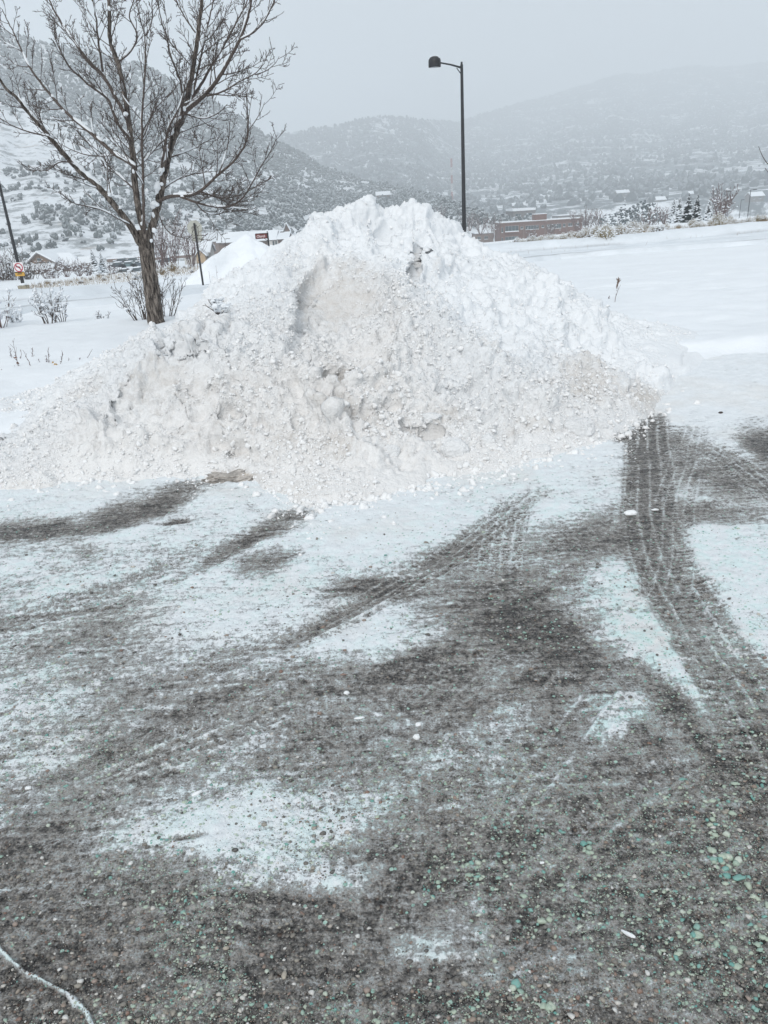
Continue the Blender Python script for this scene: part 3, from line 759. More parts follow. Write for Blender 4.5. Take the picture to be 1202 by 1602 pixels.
# ------------------------------------------------------------------ parking lot: asphalt under patchy snow, slush and grit
COVER = [  # photo x, y, radius x, radius y, angle, snow cover wanted, strength
 (110, 800, 190, 26, -4, .85, 1), (560, 840, 190, 48, -14, .93, 1), (430, 900, 130, 40, -20, .85, 1), (370, 960, 150, 46, -8, .85, 1), (60, 900, 150, 46, -8, .72, 1),
 (200, 880, 120, 40, -14, .6, .8), (620, 1000, 110, 44, -5, .85, 1), (880, 785, 130, 26, 0, .85, 1), (740, 745, 210, 24, 0, .85, 1), (1140, 870, 90, 60, 15, .95, 1), (1160, 970, 70, 62, 20, .92, 1),
 (1000, 965, 80, 46, 38, .9, 1), (1070, 1050, 110, 34, 40, .85, 1), (1000, 1100, 100, 30, 30, .55, .8), (390, 1290, 230, 66, -2, .92, 1), (480, 1370, 120, 32, 5, .8, 1), (330, 1235, 60, 22, -10, .6, .8),
 (190, 1480, 60, 30, 0, .45, .7), (770, 1500, 150, 56, 10, .52, .9), (50, 1140, 90, 100, 0, .66, .9), (90, 1250, 150, 40, 0, .35, .8), (700, 890, 80, 26, -5, .88, 1), (230, 830, 170, 30, -18, .8, 1),
 (940, 1110, 70, 34, 30, .62, .9), (1110, 668, 150, 30, 0, .9, 1), (850, 880, 60, 24, 0, .5, .6), (300, 1010, 140, 26, -18, .6, .7), (100, 1010, 120, 24, -16, .45, .7), (930, 640, 120, 40, 0, .9, .8),
 (1090, 620, 160, 40, 0, .97, 1), (1060, 700, 60, 24, 0, .6, .8), (930, 722, 60, 12, 0, .9, 1), (1165, 1160, 40, 22, -10, .5, 1), (730, 1190, 60, 14, 0, .45, .7), (810, 1040, 70, 36, -10, .52, .9),
 (30, 700, 200, 60, 0, .95, 1), (350, 760, 60, 16, 0, .8, .9),
 # bare, wet stretches
 (225, 795, 110, 24, -24, .04, 1), (60, 832, 120, 17, -6, .08, .95), (120, 870, 60, 14, -6, .3, .8), (285, 818, 24, 5, -8, 0, 1), (395, 850, 110, 12, -30, .05, .95), (425, 885, 60, 22, -14, .12, .9), (570, 775, 70, 15, -6, .12, .95), (480, 800, 60, 18, -30, .2, .9),
 (600, 925, 70, 19, 0, .05, .95), (530, 970, 80, 12, -24, .08, .9), (960, 686, 52, 15, 0, .05, 1), (1024, 740, 34, 110, 0, .06, .95), (920, 845, 110, 40, -24, .1, .95), (790, 920, 110, 46, 0, .12, .95),
 (720, 870, 70, 26, -30, .2, .9), (790, 840, 60, 14, -40, .3, .9), (760, 970, 130, 50, 15, .1, .95), (1140, 745, 110, 34, 12, .14, .95), (1195, 700, 50, 30, 30, .02, 1), (1110, 800, 110, 18, 0, .2, .9), (1010, 840, 40, 50, 0, .05, 1), (870, 1010, 110, 38, 28, .06, .95),
 (690, 1060, 90, 60, 0, .1, .9), (560, 1060, 260, 26, -15, .14, .8), (860, 1070, 60, 30, 20, .05, .9), (1050, 1105, 70, 18, 36, .03, .9), (1100, 1160, 60, 16, 45, .05, .9), (1010, 1150, 40, 14, 40, .06, .8), (1180, 1200, 60, 60, 0, .0, .9), (1100, 1380, 130, 120, 0, .02, .8), (820, 1400, 40, 90, 0, .05, .8),
 (300, 1310, 30, 8, 0, .2, .8), (330, 1100, 160, 12, -20, .08, .8), (200, 1160, 160, 10, -22, .12, .8), (100, 970, 110, 10, -14, .15, .8), (1120, 925, 40, 10, 10, .4, .6)]
def seg_dist(x, y, pts):
    """distance to polyline (signed across) and length along"""
    best = np.full(x.shape, 1e9); t_ = np.zeros(x.shape); s_ = np.zeros(x.shape); acc = 0
    for a, b in zip(pts[:-1], pts[1:]):
        d = b - a; L_ = np.hypot(*d); u = d / L_
        k = np.clip((x - a[0]) * u[0] + (y - a[1]) * u[1], 0, L_)
        dx, dy = x - a[0] - k * u[0], y - a[1] - k * u[1]; dd = np.hypot(dx, dy)
        m = dd < best
        best = np.where(m, dd, best); t_ = np.where(m, dx * -u[1] + dy * u[0], t_); s_ = np.where(m, acc + k, s_); acc += L_
    return best, t_, s_, acc
def smooth_line(pix, n=3):
    P = hit0(np.array([p[0] for p in pix], float), np.array([p[1] for p in pix], float))[:, :2]
    for _ in range(n):
        Q = [P[0]]
        for a, b in zip(P[:-1], P[1:]): Q += [a * .75 + b * .25, a * .25 + b * .75]
        P = np.array(Q + [P[-1]])
    return P
TRACKS = [  # pixels, width m, kind, strength
 ([(1012, 640), (1014, 700), (1018, 780), (1022, 850), (1060, 930), (1115, 1010), (1160, 1080), (1202, 1150), (1300, 1300)], .30, 'rib', 1.0),
 ([(1090, 640), (1075, 720), (1052, 800), (1050, 900), (1010, 980), (960, 1060), (880, 1160), (800, 1280), (740, 1420)], .22, 'rib', .5),
 ([(1202, 1120), (1100, 1200), (980, 1280), (860, 1400), (780, 1602)], .22, 'rib', .45),
 ([(700, 1000), (640, 1100), (520, 1230), (360, 1400), (260, 1602)], .2, 'ladder', .35),
 ([(812, 770), (795, 810), (784, 860), (775, 915)], .22, 'ladder', 1.0),
 ([(860, 755), (800, 800), (740, 850), (650, 905), (520, 980), (330, 1060), (100, 1170), (-100, 1250)], .2, 'rib', .7),
 ([(760, 1000), (770, 1040), (760, 1085)], .16, 'ladder', .8),
 ([(1090, 690), (1140, 720), (1202, 765), (1300, 840)], .22, 'rib', .8),
 ([(560, 1060), (400, 1120), (200, 1205), (0, 1300)], .2, 'rib', .55),
 ([(840, 960), (700, 1080), (560, 1190), (420, 1290)], .2, 'rib', .35),
 ([(650, 1290), (600, 1420), (560, 1560)], .16, 'rib', .35),
 ([(330, 850), (220, 910), (80, 960), (-100, 1010)], .2, 'rib', .55),
 ([(470, 800), (330, 880), (150, 930), (-50, 980)], .22, 'rib', .45),
 ([(960, 930), (1000, 1000), (1060, 1090), (1130, 1200)], .2, 'rib', .5),
 ([(1180, 1330), (1060, 1440), (960, 1580)], .2, 'rib', .4),
]
def lot_fields(X, Y):
    """snow cover, relief and salt tint of the lot at ground points"""
    P = np.stack([X, Y, np.zeros_like(X)], -1); px, py = proj(P)
    vis = (Y > 0.55)
    wx = 16 * fbm(X * 2.2, Y * 2.2, o=3, s=201); wy = 9 * fbm(X * 2.2, Y * 2.2, o=3, s=205)
    qx, qy = px + wx * 1.6, py + wy * 1.6
    c = np.interp(py, [600, 700, 790, 900, 1000, 1100, 1300, 1602], [.95, .86, .78, .66, .54, .42, .23, .13])
    for cx, cy, rx, ry, a, v, st in COVER:
        a = math.radians(a); dx, dy = qx - cx, qy - cy
        u = (dx * math.cos(a) + dy * math.sin(a)) / rx; w_ = (-dx * math.sin(a) + dy * math.cos(a)) / ry
        k = st * np.exp(-(u*u + w_*w_)**1.4)
        c = c * (1 - k) + v * k
    c = np.where(vis, c, 0.2)
    # sweep along the direction the cars come from
    ang = math.radians(38); U = X * math.cos(ang) + Y * math.sin(ang); W_ = -X * math.sin(ang) + Y * math.cos(ang)
    st = fbm(U * 1.3, W_ * 11, o=4, s=211); fine = fbm(X * 14, Y * 14, o=5, s=215, g=0.65); mid = fbm(X * 4, Y * 4, o=3, s=221)
    c = c + 0.17 * st + 0.12 * fine + 0.13 * mid
    Z = np.zeros_like(X)
    for pix, wd, kind, stg in TRACKS:
        ln = smooth_line(pix); lo, hi = ln.min(0) - wd, ln.max(0) + wd
        m = (X > lo[0]) & (X < hi[0]) & (Y > lo[1]) & (Y < hi[1])
        if not m.any(): continue
        xs_, ys_ = X[m] + 0.01 * vnoise(X[m] * 3, Y[m] * 3, s=7), Y[m]
        d, t, s, L_ = seg_dist(xs_, ys_, ln)
        h = t / wd
        inside = sstep(0.56, 0.44, np.abs(h)) * sstep(0, 0.25, s) * sstep(L_, L_ - 0.25, s)
        fade = stg * inside * sstep(-0.5, 0.25, vnoise(xs_ * 1.7, ys_ * 1.7, s=231) + 0.25)
        rib = sum(np.exp(-((h - g) / 0.028)**2) for g in (-0.46, -0.22, 0.0, 0.22, 0.46))
        if wd > .24: fade = stg * inside * (0.75 + .25 * vnoise(xs_ * 3, ys_ * 3, s=232))
        if kind == 'ladder':
            bars = (np.abs(((s / 0.028) + 0.25 * np.sign(h)) % 1 - 0.5) < 0.16) * (np.abs(h) < 0.45)
            pat = np.clip(rib * 0.8 + bars * 0.8, 0, 1)
        else:
            lug = (np.abs(((s / 0.032) + 2.2 * np.abs(h)) % 1 - 0.5) < 0.13) * (np.abs(h) > 0.22) * 0.7
            pat = np.clip(rib * sstep(-.3, .3, vnoise(s * 2.5, h * 5, s=5)+.3) + lug, 0, 1)
        cm = c[m]
        kd = fade * (.9 if wd > .24 else .5); cm = cm * (1 - kd) + 0.06 * kd + (0.42 if wd > .24 else 0.42) * pat * fade
        c[m] = cm; Z[m] += (0.004 * pat - 0.004) * fade
    # pale concrete-like seam at the lower left, filled with snow
    ln = smooth_line([(-40, 1440), (10, 1500), (60, 1535), (110, 1560), (150, 1602), (200, 1700)])
    d, t, s, L_ = seg_dist(X + 0.006 * vnoise(X * 30, Y * 30, s=8), Y, ln)
    c = np.maximum(c, np.clip(.95 + .5 * fbm(X * 22, Y * 22, o=3, s=19), .3, 1) * np.exp(-(d / (0.0045 + .0025 * vnoise(X * 40, Y * 40, s=20)))**2))
    c = np.clip(c, 0, 1)
    snow = sstep(0.30, 0.85, c)
    Z = Z + 0.011 * snow + 0.0045 * fine * (0.4 + snow) + 0.003 * mid
    ice = lumps(X * 16 + st, Y * 16, X * 0, 241) * sstep(0.0, 0.4, mid + 0.2)
    Z = Z + 0.008 * ice * (1 - snow * 0.5) + 0.0045 * lumps(X * 45, Y * 45, X * 0 + .5, 245)
    salt = np.clip(0.45 + 0.5 * fbm(X * 1.3, Y * 1.3, o=2, s=251) + 0.35 * sstep(-.5, 1.2, X), 0, 1)
    salt *= np.interp(py, [640, 760, 900, 1100], [0.0, .35, .9, 1.0])
    bare = sstep(0.4, 0.0, c)
    return c, Z, salt
def lot_mat():
    m, t, b = mat_new('asphalt with snow and slush'); q = NB(t); o = q.obj()
    cov = q.attr('cover'); salt = q.attr('salt'); peb = q.attr('near')
    # bare asphalt: wet aggregate
    vc = q.voro(o, 105, out='Color'); vd = q.voro(o, 105, out='Distance')
    vs = q.n('ShaderNodeSeparateColor'); q.l(vc, vs.inputs[0])
    agg = q.ramp(vs.outputs[0], [(0.0, (0.014, 0.014, 0.015)), (0.25, (0.05, 0.047, 0.044)), (0.5, (0.11, 0.10, 0.092)), (0.76, (0.21, 0.19, 0.17)), (0.9, (0.10, 0.06, 0.042)), (0.96, (0.30, 0.28, 0.25))], True)
    agg = q.mix(q.rng(vd, 0.35, 0.75, 0, 0.85), agg, (0.014, 0.013, 0.013))
    n_m = q.noise(o, 3.2, 6, 0.65); n_f = q.noise(o, 38, 6, 0.72); n_g = q.noise(o, 150, 4, 0.7); n_k = q.noise(o, 13, 5, 0.7)
    agg = q.mix(q.rng(n_m, 0.35, 0.65, 0, 0.5), agg, (0.05, 0.048, 0.047))
    # thin grey-beige slush film frozen between the stones
    film = q.mix(q.rng(n_k, 0.3, 0.7), (0.18, 0.166, 0.152), (0.44, 0.42, 0.395))
    film = q.mix(q.rng(n_g, 0.5, 0.7, 0, .7), film, (0.10, 0.095, 0.09))
    cf = q.m('ADD', q.m('ADD', cov, q.m('MULTIPLY', q.m('SUBTRACT', n_f, 0.5), 1.7)), q.m('MULTIPLY', q.m('SUBTRACT', n_g, 0.5), 1.15))
    n_s = q.noise(q.obj((2.2, 20, 1), math.radians(-38)), 1.6, 5, 0.7)
    cf = q.m('ADD', cf, q.m('MULTIPLY', q.m('SUBTRACT', n_s, 0.5), 1.1))
    fmask = q.rng(q.m('ADD', cf, q.m('MULTIPLY', q.m('SUBTRACT', n_k, 0.5), 0.7)), -0.04, 0.34, 0, 0.85)
    c = q.mix(fmask, agg, film)
    # snow
    sn = q.mix(q.rng(n_k, 0.35, 0.65), (0.74, 0.775, 0.80), (0.83, 0.86, 0.885))
    sn = q.mix(q.rng(q.noise(o, 1.3, 3), 0.5, 0.68, 0, 0.35), sn, (0.66, 0.61, 0.55))
    sn = q.mix(q.m('MULTIPLY', q.rng(n_k, 0.44, 0.6, 0, 0.62), salt), sn, (0.50, 0.75, 0.73))
    frost = q.rng(cf, 0.20, 0.52, 0, 0.7)
    c = q.mix(frost, c, (0.54, 0.55, 0.55))
    smask = q.rng(cf, 0.36, 0.62)
    c = q.mix(smask, c, sn)
    # green-blue de-icer crystals frozen in
    d2 = q.voro(o, 62, out='Distance'); d2c = q.voro(o, 62, out='Color'); s2 = q.n('ShaderNodeSeparateColor'); q.l(d2c, s2.inputs[0])
    pick = q.m('LESS_THAN', s2.outputs[1], q.m('MULTIPLY', salt, 0.36))
    dot = q.m('MULTIPLY', q.m('LESS_THAN', d2, q.m('MULTIPLY', s2.outputs[2], 0.36)), pick)
    dcol = q.mix(s2.outputs[2], (0.10, 0.42, 0.36), (0.42, 0.60, 0.52))
    c = q.mix(dot, c, dcol)
    q.l(c, b.inputs['Base Color'])
    wet = q.rng(cf, -0.05, 0.35, 0.24, 0.75)
    q.l(wet, b.inputs['Roughness']); b.inputs['Specular IOR Level'].default_value = 0.45
    hh = q.m('ADD', q.m('MULTIPLY', q.rng(vd, 0, 0.7, 1, 0), q.rng(smask, 0, 1, 0.9, 0.1)), q.m('ADD', q.m('MULTIPLY', n_f, 1.6), q.m('MULTIPLY', smask, 0.9)))
    hh = q.m('ADD', hh, q.m('MULTIPLY', dot, 0.8))
    q.bump(hh, 0.9, 0.006, b); return m
M_LOT = lot_mat()
def lot_rows():
    ys = np.concatenate([np.linspace(-9, 0.3, 14), np.linspace(0.4, 0.8, 6), np.geomspace(0.82, 7.6, 880), np.linspace(7.7, 9, 6)])
    u = np.concatenate([np.linspace(-14, -1.2, 20), np.linspace(-1.12, 1.12, 800), np.linspace(1.2, 14, 20)])
    return ys, u
def build_lot():
    ys, u = lot_rows()
    Y = np.repeat(ys[:, None], len(u), 1); hw = 0.18 + 0.60 * np.maximum(Y, 0.3)
    X = u[None] * hw
    c, Z, salt = lot_fields(X, Y)
    # snow builds up towards the far edge and the foot of the heap
    Z = Z + 0.05 * sstep(-0.9, 0.15, edge_d(X, Y)) * sstep(1.0, 2.2, np.abs(X))
    # banked-up film round the foot so that the heap grows out of it
    fd = foot_d(X, Y); c = np.clip(c + 0.55 * np.exp(-(np.minimum(fd, 0) / 0.10)**2) * (np.abs(X) < 3.4), 0, 1)
    o = npmesh('parking_lot', np.stack([X, Y, Z], -1).reshape(-1, 3), grid_faces(len(ys), len(u)), M_LOT, attrs={'cover': c, 'salt': salt})
    tag(o, kind='structure')
build_lot()
# ---- loose grit and de-icer granules
def grain_mat(name, ramp, rough=0.5, bump=0.001):
    m, t, b = mat_new(name); q = NB(t)
    c = q.ramp(q.attr('tone'), ramp)
    n = q.noise(q.obj(), 300, 3)
    c = q.mix(q.rng(n, 0.35, 0.65, 0, 0.45), c, (0.30, 0.29, 0.27))
    q.l(c, b.inputs['Base Color']); b.inputs['Roughness'].default_value = rough; return m
M_TEAL = grain_mat('de-icer', [(0, (0.10, 0.34, 0.30)), (0.14, (0.20, 0.44, 0.39)), (0.26, (0.34, 0.47, 0.38)), (0.8, (0.46, 0.54, 0.43)), (1, (0.60, 0.66, 0.58))])
M_GRIT = grain_mat('grit', [(0, (0.03, 0.028, 0.027)), (0.35, (0.10, 0.09, 0.08)), (0.55, (0.22, 0.20, 0.17)), (0.7, (0.34, 0.31, 0.26)), (0.82, (0.20, 0.09, 0.055)), (0.9, (0.55, 0.52, 0.47)), (1, (0.78, 0.79, 0.78))])
def grains(name, n, size, dens, mat, seed, label, cat, sub=0, big=3.0, extra=None):
    rng = np.random.default_rng(seed)
    # uniform in the picture from near to far: fewer far ones matter less
    ppx = rng.uniform(-60, 1262, n * 3); ppy = 800 + 840 * rng.uniform(0, 1, n * 3)**0.8
    P = hit0(ppx, ppy)
    ok = rng.uniform(0, 1, n * 3) < dens(ppx, ppy, P[:, 0], P[:, 1])
    P, ppx, ppy = P[ok][:n], ppx[ok][:n], ppy[ok][:n]
    S = size * (0.45 + rng.pareto(big, len(P)).clip(0, 3.5)) * np.interp(P[:, 1], [0.9, 1.5, 4], [0.9, 1.0, 1.5])
    if extra is not None:
        E, Es = extra; P = np.vstack([P, E]); S = np.r_[S, Es]
    _, Z, _ = lot_fields(P[:, 0], P[:, 1])
    P[:, 2] = Z + S * 0.25
    S3 = np.stack([S * rng.uniform(.8, 1.5, len(S)), S, S * rng.uniform(.45, .8, len(S))], 1)
    v, f, nv = scatter(P, S3, sub=sub, variants=12, rough=0.35, seed=seed)
    o = npmesh(name, v, f, mat, attrs={'tone': np.repeat(rng.uniform(0, 1, len(P)), nv)})
    tag(o, label, cat, kind='stuff')
def near_w(py): return np.interp(py, [800, 1000, 1200, 1602], [.15, .45, .9, 1])
def d_teal(px, py, x, y):
    k = 2.0 * fbm(x * 4, y * 4, o=3, s=301) + .8 * fbm(x * 25, y * 25, o=2, s=303)
    return np.clip((0.25 + 0.9 * k + 0.35 * sstep(300, 1100, px)) * near_w(py) + 0.6 * blobs(px, py, [(1000, 1200, 200, 160, 0, .6), (650, 1330, 60, 60, 0, .8), (1050, 1350, 90, 90, 0, .7)]), 0.03, 1)
def d_grit(px, py, x, y):
    return np.clip((0.5 + 0.8 * fbm(x * 3, y * 3, o=2, s=311)) * near_w(py), 0.05, 1)
rg = np.random.default_rng(77)
ex = []; es = []
for cx, cy, n_, sp, s0 in [(1108, 1275, 8, 14, .008), (1120, 1300, 8, 12, .009), (1130, 1345, 12, 14, .010), (1140, 1365, 8, 12, .010), (1035, 1200 + 30, 6, 20, .006), (1060, 1490, 6, 14, .007), (1090, 1470, 5, 14, .008), (850, 1450, 3, 8, .009), (825, 1560, 4, 10, .009), (855, 1580, 3, 6, .009), (735, 1355, 7, 14, .006), (920, 1330, 4, 10, .008), (865, 1300, 6, 12, .006), (800, 1345, 6, 16, .006), (830, 1420, 3, 8, .007), (1185, 1470, 6, 16, .008), (1150, 1500, 5, 14, .008), (1195, 1400, 7, 20, .009), (1170, 1240, 10, 20, .007), (745, 1365, 4, 8, .007), (680, 1390, 8, 20, .005)]:
    qx = cx + rg.normal(0, sp, n_); qy = cy + rg.normal(0, sp * .8, n_)
    ex.append(hit0(qx, qy)); es.append(s0 * 1.05 * rg.uniform(.5, 1.0, n_))
grains('deicer_granules', 30000, 0.0012, d_teal, M_TEAL, 21, 'scattered sea-green de-icer granules frozen onto the lot', 'de-icer', sub=1, extra=(np.vstack(ex), np.concatenate(es)))
grains('grit', 34000, 0.0017, d_grit, M_GRIT, 22, 'small brown, grey and rusty gravel grit strewn over the wet asphalt', 'grit')
# pebbles that stand out: white chips, ice bits, dark stones
def chip(name, px, py, size, mat, label, cat, seed, rz=0, group=None):
    c = hit0(float(px), float(py)); _, z, _ = lot_fields(np.array([c[0]]), np.array([c[1]]))
    v, f = ico(3); r = 1 + 0.35 * fbm(v[:, 0]*1.6 + seed*5, v[:, 1]*1.6, v[:, 2]*1.6, o=3, s=seed)
    v = v * r[:, None] * np.array(size)
    a = math.radians(rz); v = np.stack([v[:, 0]*math.cos(a) - v[:, 1]*math.sin(a), v[:, 0]*math.sin(a) + v[:, 1]*math.cos(a), v[:, 2]], 1)
    o = npmesh(name, v, f, mat); o.location = (c[0], c[1], float(z[0]) + size[2] * 0.5)
    return tag(o, label, cat, group)
M_ICE = snow_mat('packed white ice', 8, (0.84, 0.86, 0.87), 0.003)
M_DARKST = plain('dark stone', (0.05, 0.04, 0.035), 0.6, .4, 60)
M_PALEST = plain('pale stone', (0.42, 0.38, 0.32), 0.7, .25, 60)
chip('ice_chunk', 543, 1088, (.010, .007, .007), M_ICE, 'single small white ice bead above the smeared white chunk', 'ice chunk', 1)
chip('ice_chunk', 563, 1124, (.018, .006, .0035), M_ICE, 'flat smeared white ice chunk on grey asphalt, widest in the lot centre', 'ice chunk', 2, 5)
chip('ice_chunk', 655, 1134, (.010, .007, .006), M_ICE, 'upper of two white ice lumps close together on bare asphalt', 'ice chunk', 3)
chip('ice_chunk', 652, 1156, (.011, .009, .009), M_ICE, 'lower, rounder of two white ice lumps close together on bare asphalt', 'ice chunk', 4)
chip('ice_chunk', 983, 1464, (.018, .0045, .0045), M_ICE, 'white stick-shaped sliver of ice on the dark gritty asphalt', 'ice chunk', 5, -38)
chip('ice_chunk', 848, 1354, (.006, .003, .004), M_ICE, 'tiny square white chip among the green granules', 'ice chunk', 6)
chip('ice_chunk', 987, 806, (.035, .025, .014), M_ICE, 'white packed snow lump at the left edge of the dark tyre track', 'ice chunk', 7)
chip('ice_chunk', 1025, 798, (.02, .010, .006), M_ICE, 'small white snow lump in the middle of the dark tyre track', 'ice chunk', 8)
chip('ice_chunk', 940, 684, (.045, .03, .022), M_ICE, 'white snow lump on the bare patch right of the heap', 'ice chunk', 9)
chip('ice_chunk', 310, 1247, (.016, .006, .005), M_ICE, 'white crust bit at the upper edge of the white snow patch', 'ice chunk', 10, 30)
chip('ice_chunk', 45, 1235, (.010, .006, .005), M_ICE, 'white ice bit on grey slush near the left edge', 'ice chunk', 11)
chip('stone', 945, 658, (.022, .014, .010), M_DARKST, 'dark brown stone on snow by the foot of the heap', 'stone', 12)
chip('stone', 1127, 650, (.016, .010, .008), M_DARKST, 'dark grey stone half sunk in snow at the right of the lot', 'stone', 13)
chip('stone', 445, 1528, (.0085, .006, .0055), M_PALEST, 'largest tan pebble near the bottom edge', 'stone', 14, 80)
chip('stone', 354, 1484, (.007, .0045, .004), M_PALEST, 'tan angular pebble left of centre near the bottom', 'stone', 15)
chip('stone', 101, 1530, (.0065, .005, .004), M_PALEST, 'tan pebble right beside the white seam', 'stone', 16)
# the brown slab of frozen mud sticking out of the foot of the heap
def slab():
    c = hit0(372.0, 752.0); rng = np.random.default_rng(3)
    v, f = ico(4); v = np.sign(v) * np.abs(v)**0.7
    n = fbm(v[:, 0]*2.5, v[:, 1]*2.5, v[:, 2]*2.5, o=4, s=9)
    v = v * (1 + 0.35 * n)[:, None] * np.array([.19, .08, .022]) * (1 + .4 * fbm(v[:, 0]*6, v[:, 1]*6, v[:, 2]*6, o=3, s=12))[:, None]; v[:, 2] += 0.25 * np.maximum(v[:, 0], 0) * 0.5
    o = npmesh('frozen_slab', v, f, plain('frozen mud', (0.40, 0.37, 0.34), 0.8, .6, 25, bump=0.012)); o.location = (c[0], c[1] + 0.02, 0.02)
    o.rotation_euler = (0.1, 0, 0.05)
    tag(o, 'grey-brown slab of frozen slush sticking out at the foot of the heap', 'frozen slab')
slab()
# ------------------------------------------------------------------ bare tree beside the heap
def bark_mat(name, dark, mid, light, sc=1.0):
    m, t, b = mat_new(name); q = NB(t)
    o = q.obj((34 * sc, 34 * sc, 5.5 * sc)); n = q.noise(o, 1.0, 6, 0.65, 0.5); n2 = q.noise(q.obj(), 90 * sc, 4)
    c = q.ramp(q.m('ADD', q.m('MULTIPLY', n, .8), q.m('MULTIPLY', n2, .2)), [(0.40, dark), (0.48, mid), (0.58, light)])
    q.l(c, b.inputs['Base Color']); b.inputs['Roughness'].default_value = 0.9
    q.bump(n, 1.0, 0.02 / sc, b); return m
M_BARK = bark_mat('furrowed bark', (0.014, 0.011, 0.010), (0.07, 0.058, 0.050), (0.22, 0.19, 0.165))
M_TWIG = bark_mat('twig bark', (0.03, 0.023, 0.020), (0.075, 0.058, 0.051), (0.16, 0.13, 0.115), 2.5)
M_TWIGR = bark_mat('reddish twig bark', (0.05, 0.03, 0.028), (0.12, 0.08, 0.075), (0.22, 0.16, 0.15), 2.5)
TD = 13.0; PXM = 13.6 / F
